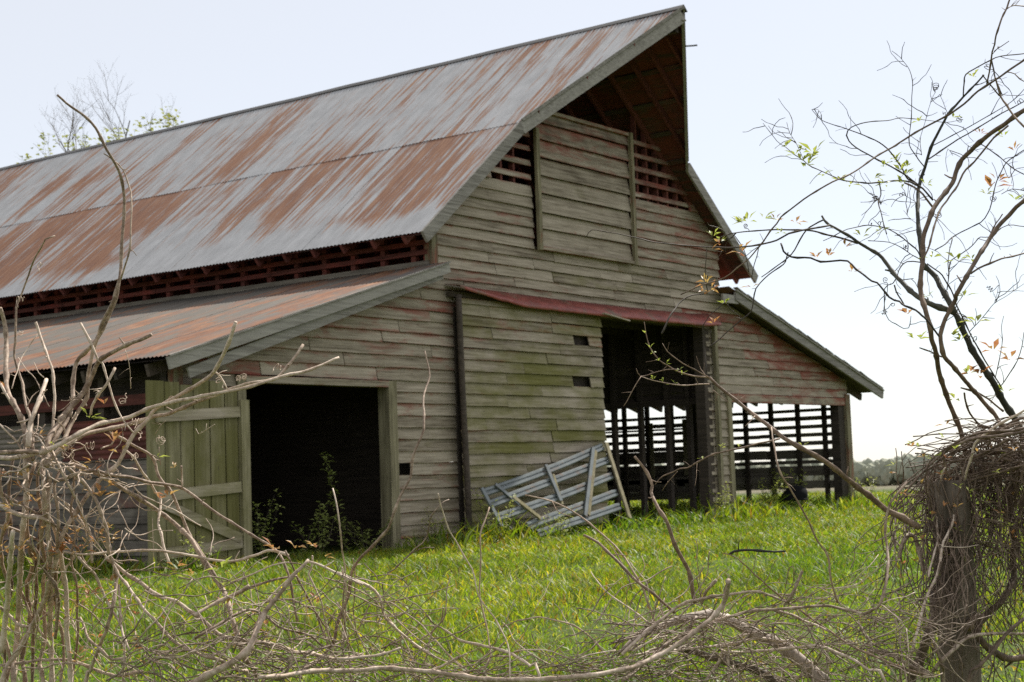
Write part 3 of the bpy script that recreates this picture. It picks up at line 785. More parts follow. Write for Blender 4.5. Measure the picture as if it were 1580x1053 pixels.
# ------------------------------------------------------------------ grass
def grass(name, n_, rmin, rmax, fh, fw, power, seed, clip=True, label=None, keep=None, spread=27):
    rs = np.random.RandomState(seed)
    u = rs.rand(n_); r = (rmin**power + u*(rmax**power-rmin**power))**(1/power)
    head = math.atan2(fwd[1], fwd[0]); az = head + np.radians((rs.rand(n_)*2-1)*spread)
    x = CAM[0]+r*np.cos(az); y = CAM[1]+r*np.sin(az)
    k = ~((x > -.05) & (x < 13.72) & (y > -.03) & (y < LEN)) & ~((x > 13.7) & (x < 19.2) & (y > 9))
    if keep is not None: k &= keep(x, y)
    x, y, r = x[k], y[k], r[k]; n_ = len(x)
    near = np.clip((r-3)/17, 0, 1); near = near*near*(3-2*near)
    z = -.78+.54*near; far = r > 48
    t = np.clip((r-48)/25, 0, 1); z = z - np.where(far, .0162*(r-48)*t*t*(3-2*t), 0) - .02
    cl = np.sin(x*1.1+y*.7)*np.cos(y*.9-x*.4)+.8*np.sin(x*2.7-y*1.9+1.3*np.sin(y*.8))*np.cos(x*1.7+y*2.3); h = rs.uniform(fh[0], fh[1], n_)*np.clip(1+.42*cl, .35, 1.9); wdt = rs.uniform(fw[0], fw[1], n_)*np.clip(r/15, 1, 1.7)
    broad = rs.rand(n_) < .45; wdt = np.where(broad, wdt*2.3, wdt); h = np.where(broad, h*.8, h)
    a = rs.rand(n_)*6.283; lean = rs.uniform(.1, 1.5, n_)*h; la = rs.rand(n_)*6.283
    dx, dy = np.cos(a)*wdt/2, np.sin(a)*wdt/2
    lx, ly = np.cos(la)*lean, np.sin(la)*lean
    v = np.zeros((n_, 5, 3))
    v[:, 0] = np.stack([x-dx*.6, y-dy*.6, z], 1); v[:, 1] = np.stack([x+dx*.6, y+dy*.6, z], 1)
    v[:, 2] = np.stack([x+dx+lx*.4, y+dy+ly*.4, z+h*.6], 1); v[:, 3] = np.stack([x-dx+lx*.4, y-dy+ly*.4, z+h*.6], 1)
    v[:, 4] = np.stack([x+lx, y+ly, z+h*rs.uniform(.8, 1.0, n_)], 1)
    me = bpy.data.meshes.new(name); me.vertices.add(n_*5); me.vertices.foreach_set('co', v.reshape(-1).astype(np.float32))
    b = (np.arange(n_)*5)[:, None]; loops = (b+np.array([0, 1, 2, 3, 3, 2, 4])[None]).reshape(-1)
    me.loops.add(len(loops)); me.loops.foreach_set('vertex_index', loops.astype(np.int32))
    st = (np.arange(n_)*7)[:, None]+np.array([0, 4])[None]
    me.polygons.add(n_*2); me.polygons.foreach_set('loop_start', st.reshape(-1).astype(np.int32))
    me.update(calc_edges=True); me.validate()
    pal = np.array([(.11, .19, .022), (.165, .245, .028), (.22, .275, .036), (.08, .145, .022), (.29, .285, .06), (.21, .125, .045), (.38, .40, .18), (.60, .50, .05)])
    patch = .5+.5*np.sin(x*.55+1.3*np.sin(y*.43))*np.cos(y*.5+np.sin(x*.31))
    pr = np.array([.22, .26, .19, .16, .07, .06, .034, .006]); idx = rs.choice(8, n_, p=pr)
    c = pal[idx]*np.array([[1.0, 1.0, .56]])*rs.uniform(.75, 1.2, (n_, 1))*(1+.40*(patch[:, None]-.5)*np.array([[1.3, .7, .4]]))*np.clip(1-.16*cl[:, None], .7, 1.25)
    colr = np.ones((n_, 5, 4), np.float32); colr[:, :, :3] = c[:, None, :]
    at_ = me.color_attributes.new('tint', 'FLOAT_COLOR', 'POINT'); at_.data.foreach_set('color', colr.reshape(-1))
    me.materials.append(M['grass']); o = bpy.data.objects.new(name, me); col.objects.link(o)
    tag(o, label, 'grass', kind='stuff'); return o
grass('grass', 620000, 7.5, 50, (.03, .15), (.004, .009), 1.2, 3, label='bright spring grass and low weeds growing up to the barn')
edge = lambda x, y: ((y > -1.1) & (y < .1) & (x > 3.9) & (x < 20)) | ((x > -.8) & (x < .1) & (y > -.6) & (y < 9)) | ((x > 13.7) & (x < 20.5) & (y > -1) & (y < 4))
grass('tall_grass', 110000, 16, 40, (.12, .42), (.006, .012), 1.3, 5, label='taller weedy grass along the foot of the barn walls', keep=edge)

# ------------------------------------------------------------------ leaves
def leaf_geo(mb, base, d, L, W, droop=.25):
    d = Vector(d).normalized(); s_ = d.cross(Vector((random.uniform(-.4, .4), random.uniform(-.4, .4), 1)))
    if s_.length < .01: s_ = Vector((1, 0, 0))
    s_.normalize(); nrm = s_.cross(d)
    mid = base+d*L*.45; tip = base+d*L-Vector((0, 0, droop*L*.5))
    n_ = len(mb.v); f_ = nrm*W*.25
    mb.v += [tuple(base), tuple(mid+s_*W/2+f_), tuple(tip), tuple(mid-s_*W/2+f_), tuple(mid)]
    mb.f += [(n_, n_+4, n_+1), (n_+1, n_+4, n_+2), (n_, n_+3, n_+4), (n_+4, n_+3, n_+2)]
def sprig(px, py, dep, parent, mat, size=.05, num=5, up=.8, name='leaf_sprig'):
    mb = MB(); b = at(px, py, dep)
    for i in range(num):
        a = random.uniform(0, 6.283); d = Vector((math.cos(a), math.sin(a), random.uniform(-.1, 1.6)*up))
        o_ = d.normalized()*random.uniform(0, size*.35)
        leaf_geo(mb, b+o_, d, size*random.uniform(.55, 1.15), size*random.uniform(.22, .38))
    return mb.build(name, M[mat], parent)

# ------------------------------------------------------------------ traced stems
def dfield(x, y, base): return base + .20*math.sin(x*.011+1.3)*math.cos(y*.012+.4)
def stem_pts(txt): return [tuple(float(q) for q in t.split(',')) for t in txt.split()]
def stem(txt, w0, w1, mat, parent=None, name='stem', base=5.0, off=None, ext=False, spurs=0, mb=None, jit=1.0):
    """a traced stem: pixel polyline lifted to its depth in the hedge; widths in photo pixels"""
    P = stem_pts(txt); off = random.uniform(-.07, .07) if off is None else off
    ph = random.uniform(0, 9)
    W = [at(x, y, dfield(x, y, base)+off+.03*math.sin(ph+i*.8)) for i, (x, y) in enumerate(P)]
    if ext:
        q = W[-1]; k_ = 3; dr = (W[-1]-W[-2]); gz = ground_z(q.x, q.y)-.05
        for i in range(1, k_+1):
            t = i/k_; W.append(Vector((q.x+dr.x*t*1.2+.03*nz(i*3.1, ph), q.y+dr.y*t*1.2, q.z+(gz-q.z)*t)))
    C = catmull(W, .028); n_ = len(C)
    sc = base/F/2*(.88 if max(w0, w1) >= 5 else .76)
    rad = []; node = random.uniform(.05, .14); acc = 0
    for i, p in enumerate(C):
        t = i/max(1, n_-1); r_ = (w0+(w1-w0)*t)*sc
        if i: acc += (C[i]-C[i-1]).length
        bump = 0
        if acc > node: bump = .32; acc = 0; node = random.uniform(.06, .17)
        rad.append(max(.0009, r_*(1+bump+.10*nz(i*.7, ph))))
    j = jit*.0022
    C = [p+Vector((nz(i*.45, ph, 1), nz(i*.45, ph, 2), nz(i*.45, ph, 3)))*j for i, p in enumerate(C)]
    own = mb is None
    if own: mb = MB()
    nn = 7 if max(w0, w1) > 5 else 5
    mb.tube(C, rad, nn)
    for s_ in range(spurs):
        i = random.randrange(2, max(3, n_-2)) if n_ > 5 else 1
        t = (C[min(i+1, n_-1)]-C[i-1]).normalized(); a = Vector((random.uniform(-1, 1), random.uniform(-1, 1), random.uniform(-.3, 1))); a = (a-t*a.dot(t)).normalized()
        L = random.uniform(.006, .05); e = C[i]+(a*.8+t*.5).normalized()*L
        mb.tube([C[i], C[i].lerp(e, .5)+Vector((0, 0, random.uniform(-.003, .004))), e], [rad[i]*.5, rad[i]*.38, rad[i]*.25], 4)
    if own: return mb.build(name, M[mat], parent, True)
def tendril(mb, p, size=.012, turns=3.0, lead=.04):
    a0 = random.uniform(0, 6.28); ax = Vector((random.uniform(-1, 1), random.uniform(-1, 1), random.uniform(-1, 1))).normalized()
    u = ax.orthogonal().normalized(); v_ = ax.cross(u); pts = []; ld = u*lead*random.uniform(.5, 1.3)
    for i in range(5): pts.append(p+ld*(i/5)+v_*.004*math.sin(i))
    c_ = p+ld+v_*size
    for i in range(int(turns*9)):
        a = i/9*6.283; s_ = size*(1-.35*i/(turns*9)); pts.append(c_+(-v_*math.cos(a)+u*math.sin(a))*s_+ax*i*.0011)
    mb.tube(pts, .0013, 4)

# --- the bramble on the left: one plant, many stems
bush = empty('vine_thicket'); tag(bush, 'tall leafless vine thicket with orange buds at the left edge', 'vine thicket')
tp = at(90, 1000, 5.0); bush['note'] = ''
del bush['note']
LS = [  # (trace, width at start, width at end, reaches the ground)
 ('88,147 110,165 135,183 152,205 165,232 172,243 183,262 190,290 192,320 188,380 186,420 184,432 175,465 160,495 148,525 130,545 118,560 112,597 112,620 102,650 82,680 74,705', 4, 8.5, 0),
 ('160,238 175,247 190,262 200,290 203,310 202,350 200,385 193,410 186,432', 2.5, 4, 0),
 ('184,432 178,462 166,490 155,515 145,533 140,559 135,585 134,614 121,635 106,661 98,685', 6, 7.5, 0),
 ('234,516 215,525 194,533 172,545 152,558 140,584 129,605 102,637 84,663 74,681 72,720', 6.5, 10, 0),
 ('124,499 142,533 151,555 158,561 167,591 182,635 194,654 206,668', 5, 2.5, 0),
 ('364,497 352,530 331,573 300,597 243,629 230,645 209,667 194,692 182,716 165,730 150,746 130,772 101,816 94,835 85,870 77,897 66,933 49,968 27,1007 4,1053', 6, 10.5, 1),
 ('523,552 480,570 436,581 385,597 347,605 300,614 270,620 235,629 200,644 175,650 158,652 140,660 122,669 91,686 60,700', 4.5, 8, 0),
 ('468,532 454,552 440,570 420,586 379,593 340,607 300,622 262,638 237,643 200,654 163,663 129,671 95,692 72,715', 5, 8, 0),
 ('331,573 340,582 346,592 350,600', 4, 3, 0),
 ('0,476 6,495 10,522 9,545 10,593 14,610 19,620 30,640 36,654 42,690 44,720', 8, 10, 0),
 ('85,364 78,366 70,369 62,385 52,402 44,425 37,444 30,460 25,474 24,500 24,520 22,551 28,572 34,589 40,625 47,646 51,682 50,710', 2.2, 6, 0),
 ('55,497 60,512 66,529 70,540 75,555 80,567 84,600 84,622 82,650 82,680', 5, 5, 0),
 ('71,586 66,605 59,622 52,640 47,654 44,690', 7, 9, 0),
 ('177,568 172,580 165,593 155,605 148,616 142,628 140,640', 5, 5, 0),
 ('58,516 44,536 31,557 26,575 18,600', 2.5, 2.5, 0),
 ('0,699 20,697 38,697 70,698', 7, 7, 0), ('0,706 18,707 36,704 60,698', 8, 7, 0),
 ('28,552 40,570 53,583 62,600 70,616 76,628', 2, 2, 0),
 ('0,655 15,670 27,684 40,703', 4, 4, 0), ('1,593 10,610 18,622', 5, 4, 0),
 ('39,690 40,730 41,758 38,790 36,810 33,840 31,878 30,910 29,933 27,960 26,988 22,1020 20,1053', 9, 11, 1),
 ('66,690 67,721 67,750 67,779 72,795 80,806 87,827 90,850 94,872', 6, 7, 0),
 ('77,729 75,750 73,779 74,820 78,860 79,888 78,930 77,970 79,1000 80,1053', 9, 9, 1),
 ('92,850 97,878 101,905 103,933 103,960 104,988 108,1025 109,1053', 8, 10, 1),
 ('20,820 16,860 13,900 11,933 7,970 2,1007', 8, 10, 0),
 ('42,836 52,848 62,860 67,874 75,890 84,900 90,925 88,960 85,985', 6, 6, 0),
 ('75,685 82,700 92,721 106,748 115,764 123,779 126,796 134,812 140,827 141,850 142,869', 5, 5, 0),
 ('103,721 118,735 132,748 142,762 149,775 158,798 164,816 168,851 172,864 180,884 179,900 178,915 174,935 170,952 163,975 156,992 147,1015 139,1036 133,1053', 6, 7, 1),
 ('109,716 130,723 150,731 170,742 191,755 208,765 222,774 235,782 248,791 270,808 282,820 297,835 304,847 310,859 320,874 328,887 340,905 348,918 355,942 362,966 370,992 379,1018 396,1053', 8, 8, 1),
 ('297,832 303,840 315,860 322,872 331,885 342,905', 5, 5, 0),
 ('84,743 93,741 101,740 120,731 145,726 171,733 202,737 225,743 248,747 270,750 283,755 300,766 317,780 340,796 365,811 388,826 410,838 431,855 440,875 448,897 452,925 459,959', 6, 4, 0),
 ('116,820 126,806 137,793 150,780 164,769 185,757 205,750 220,748 231,748 262,752', 2.5, 2.5, 0),
 ('195,695 205,704 212,716 221,730 229,741 239,758 248,772 246,790 244,808 248,823 251,840 256,855 261,869', 4, 5, 0),
 ('165,665 198,683 232,703 240,718 244,734 254,748 266,762 275,784 283,804 290,820 297,835', 5, 6, 0),
 ('97,851 125,856 154,854 175,852 197,851 219,849 241,850 270,853 303,859 332,865 362,866 390,858 414,850 430,852 445,857', 4, 5, 0),
 ('165,862 183,876 198,888 214,897 228,908 240,917 255,924 272,928 290,941 310,955 328,970 345,983 380,989 414,993 454,1006 483,1009 523,1018 560,1010', 7, 7, 0),
 ('175,872 183,887 194,900 203,913 218,934 231,950 236,954 252,972 269,990 290,1002 310,1011 328,1016 345,1021 366,1036 386,1053', 5, 6, 1),
 ('0,1027 18,1025 37,1023 60,1019 82,1018 100,1018 114,1021 130,1026 143,1032 165,1040 183,1043 220,1036', 5, 6, 0),
 ('35,1030 50,1031 66,1031 82,1026 99,1023 120,1024', 4, 4, 0),
 ('0,937 8,945 18,953 26,962 35,966 49,966 60,957 73,948 82,934 88,922', 6, 4, 0),
 ('33,913 40,930 46,948 54,964 62,974 70,986 77,999', 4, 6, 0),
 ('90,915 104,923 117,930 139,944 152,958 163,970 180,981 200,990', 3, 3, 0),
 ('123,953 130,968 136,985 148,996 158,1005 166,1013 174,1018 194,1016', 5, 5, 0),
 ('183,902 185,935 187,963 190,985 192,997 191,1025 190,1053', 4, 6, 1),
 ('121,860 134,875 147,887 158,912 170,937 183,957 190,980 200,1003', 5, 4, 0),
 ('108,873 117,881 126,891 143,912 159,930', 2.5, 2.5, 0),
 ('0,760 20,772 45,785 70,800 95,818 116,842 131,870', 5, 5, 0), ('0,811 25,818 55,832 80,848 98,853', 5, 5, 0),
 ('0,778 18,790 40,797 62,799 77,806', 8, 7, 0), ('0,718 20,720 40,726', 3, 3, 0), ('0,735 22,737 40,740', 2.5, 2.5, 0),
 ('68,755 90,768 112,785 126,805 142,828 158,850 165,862', 3, 3, 0), ('80,765 98,782 117,800 135,822', 2.5, 3, 0),
 ('148,830 156,815 168,797 182,788 195,772 204,760 213,745 222,733', 3, 2, 0),
 ('205,749 220,765 240,774 258,783 270,787 290,800 310,812', 2.5, 2.5, 0),
 ('52,560 60,575 68,583', 2, 2, 0), ('193,540 199,560 201,585 201,600', 1.6, 1.3, 0),
 ('255,650 245,661 240,670', 1.3, 1.3, 0), ('94,618 110,618 127,604', 1.5, 1.2, 0),
 ('60,640 57,660 54,672', 3, 2, 0), ('70,655 62,667 55,680', 2, 3, 0), ('42,628 50,612 60,603', 3, 2, 0),
 ('248,717 246,700 245,690', 2, 2, 0), ('237,860 236,830 235,800', 1.2, 1, 0), ('281,755 281,735 280,720', 4, 4, 0),
 ('331,655 318,664 306,670 302,662', 1.6, 1.2, 0), ('460,880 430,908 398,938 366,952 330,972 300,985', 3, 3, 0),
]
for (t, a, b, e) in LS: stem(t, a, b, 'vine', bush, 'stem', 5.0, ext=bool(e), spurs=random.choice([0, 1, 2, 3]))
# brown-barked uprights in its heart
for (x0, x1, w_) in ((22, 8, 7), (48, 38, 9), (58, 52, 7), (88, 95, 6), (112, 118, 5), (5, 14, 8), (70, 62, 8)):
    pts = ' '.join(f'{x0+(x1-x0)*k/9+random.uniform(-7,7):.1f},{715+38*k+random.uniform(-8,8):.1f}' for k in range(10))
    stem(pts, w_*.8, w_, 'vine_brown', bush, 'stem', 5.05, ext=True, spurs=3)
mbt = MB()
for k in range(46):     # short twisted ends where the thicket was cut back
    x, y = random.gauss(78, 42), random.gauss(715, 32); a = random.uniform(0, 6.28); pts = []
    for i in range(6):
        pts.append(f'{x:.1f},{y:.1f}'); x += math.cos(a)*9; y += math.sin(a)*7; a += random.uniform(-1.0, 1.0)
    stem(' '.join(pts), random.uniform(2, 4.5), random.uniform(1.2, 3), 'vine', base=5.0, mb=mbt, off=random.uniform(-.15, .12))
for k in range(120):     # fine crossing twigs lower down
    x, y = random.uniform(-20, 210), random.uniform(745, 1060); a = random.choice([random.gauss(.7, .4), random.gauss(2.3, .5), random.gauss(1.5, .3)]); pts = []
    n_ = random.randint(5, 10)
    for i in range(n_):
        pts.append(f'{x:.1f},{y:.1f}'); x += math.cos(a)*13; y += math.sin(a)*13; a += random.uniform(-.55, .55)
    stem(' '.join(pts), random.uniform(1.3, 3.2), random.uniform(1, 2.4), 'vine', base=5.0, mb=mbt, off=random.uniform(-.2, .25))
for (x, y) in ((140,692),(150,715),(160,722),(195,607),(110,705),(245,672),(215,680),(207,662),(120,640),(265,625),(364,588),(370,590),(30,690),(60,700),(98,704),(45,660),(90,635),(185,745),(60,420),(28,475),(30,510),(345,600),(420,575),(208,705)):
    tendril(mbt, at(x, y, dfield(x, y, 5.0)), random.uniform(.006, .014), random.uniform(1.5, 3.5), random.uniform(.02, .06))
o = mbt.build('twig_tangle', M['vine'], bush, True); o['kind'] = 'stuff'
for (x, y, s_, n_) in ((34,752,.05,5),(155,767,.075,6),(144,733,.05,3),(260,766,.06,5),(243,706,.045,3),(5,820,.05,6),(14,855,.05,6),(56,865,.05,5),(154,825,.05,4),(171,832,.05,4),(120,823,.05,4),(96,855,.06,5),(125,852,.05,5),(148,838,.045,4),(20,785,.05,5),(56,775,.06,5),(57,875,.05,4),(125,938,.06,5),(137,920,.06,5),(145,912,.055,5),(79,986,.05,3),(150,985,.05,4),(119,1012,.05,4),(121,1022,.05,4),(201,1005,.05,4),(227,1030,.055,4),(233,958,.045,4),(257,938,.05,4),(159,931,.04,3),(139,646,.055,6),(175,682,.06,6),(85,688,.05,5),(100,694,.045,5),(424,848,.06,5),(488,845,.05,5),(457,845,.05,5),(272,876,.055,5),(290,895,.05,4),(349,937,.05,3),(377,935,.05,4),(430,985,.055,5),(489,927,.05,3),(412,968,.05,4),(8,600,.04,2),(30,850,.055,6),(60,820,.05,5),(10,735,.05,4),(110,840,.05,4),(95,960,.05,4),(170,900,.05,4)):
    mt = 'leaf_green' if random.random() < .22 else 'leaf_orange'
    sprig(x, y, dfield(x, y, 5.0)-.05, bush, mt, s_*.85, n_)
    if random.random() < .7: sprig(x+random.uniform(-28, 28), y+random.uniform(-24, 24), dfield(x, y, 5.0)-.03, bush, 'leaf_orange', s_*.6, 4)
for pt in ((342,878),(345,905),(345,935),(79,1002)): sprig(pt[0], pt[1], dfield(*pt, 5)-.04, bush, 'leaf_green', .055, 4)

# --- single vines that stand apart, each a thing of its own
def lone(label, parts, mat='vine', base=5.0, cat='vine', name='bare_vine', group='bare vines of the fence row'):
    root = empty(name)
    for (t, a, b, e) in parts: stem(t, a, b, mat, root, 'stem', base, ext=bool(e), spurs=2)
    tag(root, label, cat, group); return root
lone('thin vine arching up from the tangle to a curled tip before the doorway',
     [('655,542 659,560 663,581 658,597 653,612 654,640 654,663 645,685 636,708 634,735 624,755 614,774 606,797 598,817 580,838 559,858 547,874 540,898 537,921 529,942 521,961 518,978 515,990 505,1005 493,1018 478,1028 462,1036 434,1048 400,1062', 3, 9, 1)])
lone('straight pale twig standing before the dark doorway', [('513,754 519,776 523,800 525,815 526,824 528,845 531,868 534,900 533,950 530,1000', 3, 4, 1)], base=4.9)
lone('paler of two crossing vines standing over the open grass', [('676,762 680,780 686,797 693,818 703,835 716,858 728,878 734,900 738,918 748,935 762,952 775,975 783,993 787,1015 787,1045', 2.5, 4.5, 1)], base=4.8)
lone('browner of two crossing vines standing over the open grass', [('755,783 748,805 741,824 742,855 741,883 740,918 747,950 753,980 756,1000 756,1018 748,1030 738,1048', 3, 4, 1)], 'vine_brown', 4.85)
lone('thick brown snapped stub rising in front of the gate end', [('979,705 993,722 1007,749 1005,760 1007,768 1013,780 1021,793 1030,808 1041,840 1052,862 1063,882 1068,905 1072,930', 5, 8, 0)], 'vine_brown', 4.9)
lone('slanting pair of brown vines below the leaning gate',
     [('810,764 830,768 852,774 872,783 890,793 910,808 928,824 948,842 965,862 978,884 990,904 1000,930 1012,965', 3, 4.5, 0),
      ('852,774 862,790 880,797', 2, 1.5, 0), ('900,826 916,834 931,845 957,871 983,897 1010,918 1040,945', 5, 5, 0), ('983,897 990,884 995,872 990,858', 2.5, 1.5, 0), ('931,830 948,850 965,880 975,910', 2, 3, 0)], 'vine_brown', 4.95)
lone('arched brown vine tip reaching left over the bottom grass', [('773,967 785,964 799,958 815,955 831,953 858,957 884,965 900,975 916,988 928,1002 939,1015 950,1035', 2, 6, 1)], 'vine_brown', 4.8)
lone('curved bare twig above the arched vine tip', [('912,882 922,898 936,913 955,928 980,945 1000,962', 2, 3.5, 0)], 'vine', 4.85)
lone('low knotted vine crossing the grass along the bottom',
     [('578,930 601,929 625,946 651,965 663,980 674,991 688,1006 700,1018 721,1034', 3, 4, 0), ('706,986 718,991 730,993 756,999 782,1006 805,1018 818,1028 832,1042', 5, 5, 1), ('651,965 680,968 706,986', 2.5, 3.5, 0),
      ('762,1013 785,1012 800,1004 840,1003 870,1013 890,1018 910,1010 950,1004', 2.5, 3, 0), ('700,903 682,909 663,916 640,920 618,926 601,929', 1.6, 3, 0), ('700,1040 735,1034 748,1033 755,1018', 4, 3, 0)], 'vine', 4.8)
lone('long thick smooth vine sweeping along the bottom edge',
     [('400,1046 440,1043 472,1037 503,1034 530,1036 560,1034 596,1031 630,1034 660,1036 706,1042 738,1047 775,1049 811,1049 860,1047 898,1044 942,1037 980,1029 996,1021 1015,1013 1032,1004 1052,990 1071,976 1085,965 1099,954 1110,940 1119,926 1123,908 1123,896', 8, 8, 0),
      ('520,1017 555,1015 590,1010 618,1000', 6, 4, 0), ('660,1036 682,1028 700,1018 720,1009', 5, 4, 0)], 'vine', 4.55)
lone('pale broken stick leaning up to the right out of the vine thicket',
     [('476,864 465,876 454,886 445,899 436,911 424,926 410,943 404,955 400,965 393,980 389,992 378,1008 358,1022 337,1034 318,1044 290,1060', 5.5, 13, 0)], 'vine', 4.75)
lone('cluster of fine bowed vines fanning over the lower grass left of centre',
     [('474,866 500,875 530,890 560,902', 4, 5, 0), ('440,850 450,870 458,890 470,912 486,945 500,980 512,1010', 4, 4, 0), ('482,858 481,875 476,886 485,905 496,930 502,960 508,985 520,1010', 4, 3, 0),
      ('410,930 430,926 450,926 468,933 486,944 497,960 508,978 520,1000', 3.5, 3, 0), ('520,884 550,896 578,911 588,930 593,951 605,965 619,977 645,998 671,1015', 5, 5, 0), ('578,911 592,925 604,940 612,955', 3, 2, 0),
      ('300,985 330,968 360,950 384,941 410,950 430,968 455,975 480,982 500,1000', 5, 4, 0), ('520,905 545,918 570,930 600,945 620,965 650,990 680,1010', 3, 3, 0), ('500,892 540,905 575,925 600,955 625,990 640,1030', 3, 3, 0),
      ('467,935 489,938 510,950 530,980 548,1010', 3, 2.5, 0), ('520,930 535,950 555,985 575,1020', 3.5, 3, 0), ('545,862 548,900 545,940 550,980', 2.5, 2.5, 0), ('528,875 531,905 529,940 535,985 540,1030', 4, 4, 1),
      ('355,900 380,890 400,882 420,872 445,868', 3, 3, 0), ('355,921 384,908 405,900 430,893 458,889', 5, 4, 0), ('300,950 330,932 352,922 372,912 384,904', 6, 5, 0)], 'vine', 4.85)

# --- the fallen limbs and runners at the bottom right
lone('rough barked fallen limb lying across the bottom tangle', [('960,1006 980,985 1016,968 1045,958 1071,951 1095,948 1116,954 1135,962 1155,974 1172,981 1191,988 1205,996 1219,1007 1235,1020 1252,1035 1275,1060', 9, 26, 0), ('1032,1004 1050,990 1068,962 1075,952', 8, 6, 0)], 'log', 5.1, 'limb', 'fallen_limb', None)
lone('lower brown limb running down to the right bottom edge', [('1040,1000 1066,1004 1090,1012 1113,1018 1137,1026 1161,1032 1180,1041 1205,1058', 11, 15, 0)], 'log', 5.0, 'limb', 'fallen_limb', None)
lone('short dark stick held up over the grass by a thin vine', [('1127,855 1133,851 1145,849 1160,849 1185,851 1212,851', 5, 3.5, 0)], 'trunk_dark', 5.0, 'stick', 'dark_stick', None)
lone('long pale runner rising to the mound beside the post',
     [('960,1052 995,1024 1030,993 1058,978 1085,967 1118,954 1155,944 1190,941 1225,939 1255,936 1283,936 1310,942 1333,947 1347,941 1358,933 1365,910 1369,890 1370,865 1368,840 1366,823 1367,805 1370,788 1374,776 1380,768 1400,744', 6, 4, 0),
      ('960,1010 975,995 993,979 1012,963 1030,949 1045,937 1060,929 1080,925 1099,921 1130,917 1160,913 1180,916 1200,924 1220,932', 6, 4, 0), ('1082,932 1086,922 1090,912 1098,904 1105,896', 6, 5, 0),
      ('1350,948 1358,933 1375,945 1392,960', 2.5, 2, 0)], 'vine', 4.85)
lone('straight dark vine slanting down from the stick through the tangle', [('1116,854 1127,857 1138,862 1158,880 1177,898 1195,913 1211,926 1235,942 1255,957 1282,975 1308,993 1330,1005 1350,1013 1375,1024 1397,1032 1430,1042', 2, 5, 0)], 'vine_brown', 4.95)
lone('wavy vine hanging from the long branch down into the grass', [('1190,660 1195,690 1199,712 1205,731 1219,754 1236,783 1250,810 1261,835 1273,850 1278,862 1281,880 1283,897 1287,912 1292,930', 3, 4.5, 0)], 'vine_brown', 5.0)
lone('pale runners crossing the tangle below the fallen limb',
     [('975,1012 1005,1006 1038,1004 1060,1002 1085,999 1130,993 1174,985 1200,990 1219,988', 4, 5, 0), ('1121,1007 1150,1006 1183,1004 1225,1000 1263,997 1290,1007 1316,1018 1340,1034 1366,1052', 5, 5, 1), ('1088,1052 1099,1036 1110,1021 1121,1007', 5, 4, 1),
      ('1238,882 1232,895 1227,907 1222,918 1215,930', 5, 6, 0), ('1212,908 1214,892 1218,876 1222,874 1225,885 1222,905', 2, 2, 0), ('1195,942 1220,948 1238,957 1260,965 1280,975', 5, 4, 0), ('1140,1050 1170,1044 1200,1032 1225,1026 1255,1022', 4, 3, 0), ('1222,1053 1245,1035 1262,1020 1268,1002', 5, 3, 0), ('1060,1000 1062,980 1072,960', 3, 2, 0), ('1023,1000 1026,975 1029,950', 3, 3, 0)], 'vine', 4.9)

# --- long arching branch that reaches over the right doorway
br = empty('arching_branch'); tag(br, 'long slender budding branch slanting across the right lean-to opening', 'branch')
for (t, a, b) in (('1419,814 1400,803 1367,786 1345,768 1323,752 1300,733 1276,714 1243,695 1209,676 1187,658 1165,642 1146,626 1127,612 1108,595 1094,583', 12, 5), ('1094,583 1070,580 1047,574 1030,564 1016,555 1008,545 1002,535 997,515 994,497', 4, 1.5),
                  ('1094,593 1070,594 1050,595 1030,592 1012,588 1000,585 989,581', 3, 1.5), ('1050,571 1030,570 1010,575 989,581 982,569', 2.5, 1.2), ('989,581 980,595 970,615 963,627', 1.8, 1.2), ('1094,583 1080,575 1062,566 1045,555 1030,542 1022,530', 3, 1.2),
                  ('1203,677 1150,690 1102,701 1076,714 1060,722 1045,725 1030,732 1018,739 1010,748', 4, 2), ('1045,728 1030,745 1022,757', 1.6, 1.2), ('1076,714 1074,735 1072,750', 1.4, 1), ('1089,581 1082,570 1078,560 1075,550', 2, 1),
                  ('1100,602 1112,612 1124,621', 2, 1.2), ('1367,786 1350,775 1338,762 1328,756', 5, 3), ('1165,642 1158,650 1150,658', 2, 1), ('1140,624 1138,612 1142,602', 2, 1)):
    stem(t, a, b, 'vine_brown', br, 'branch', 5.2, spurs=2)
for (x, y) in ((996,515),(1003,537),(1008,545),(1016,557),(1027,563),(1047,572),(1053,578),(1009,586),(1024,588),(1042,593),(1117,688),(1114,692),(1084,709),(1140,690),(1240,690)):
    sprig(x, y, dfield(x, y, 5.2)-.02, br, 'leaf_green', .022, 3, name='bud')

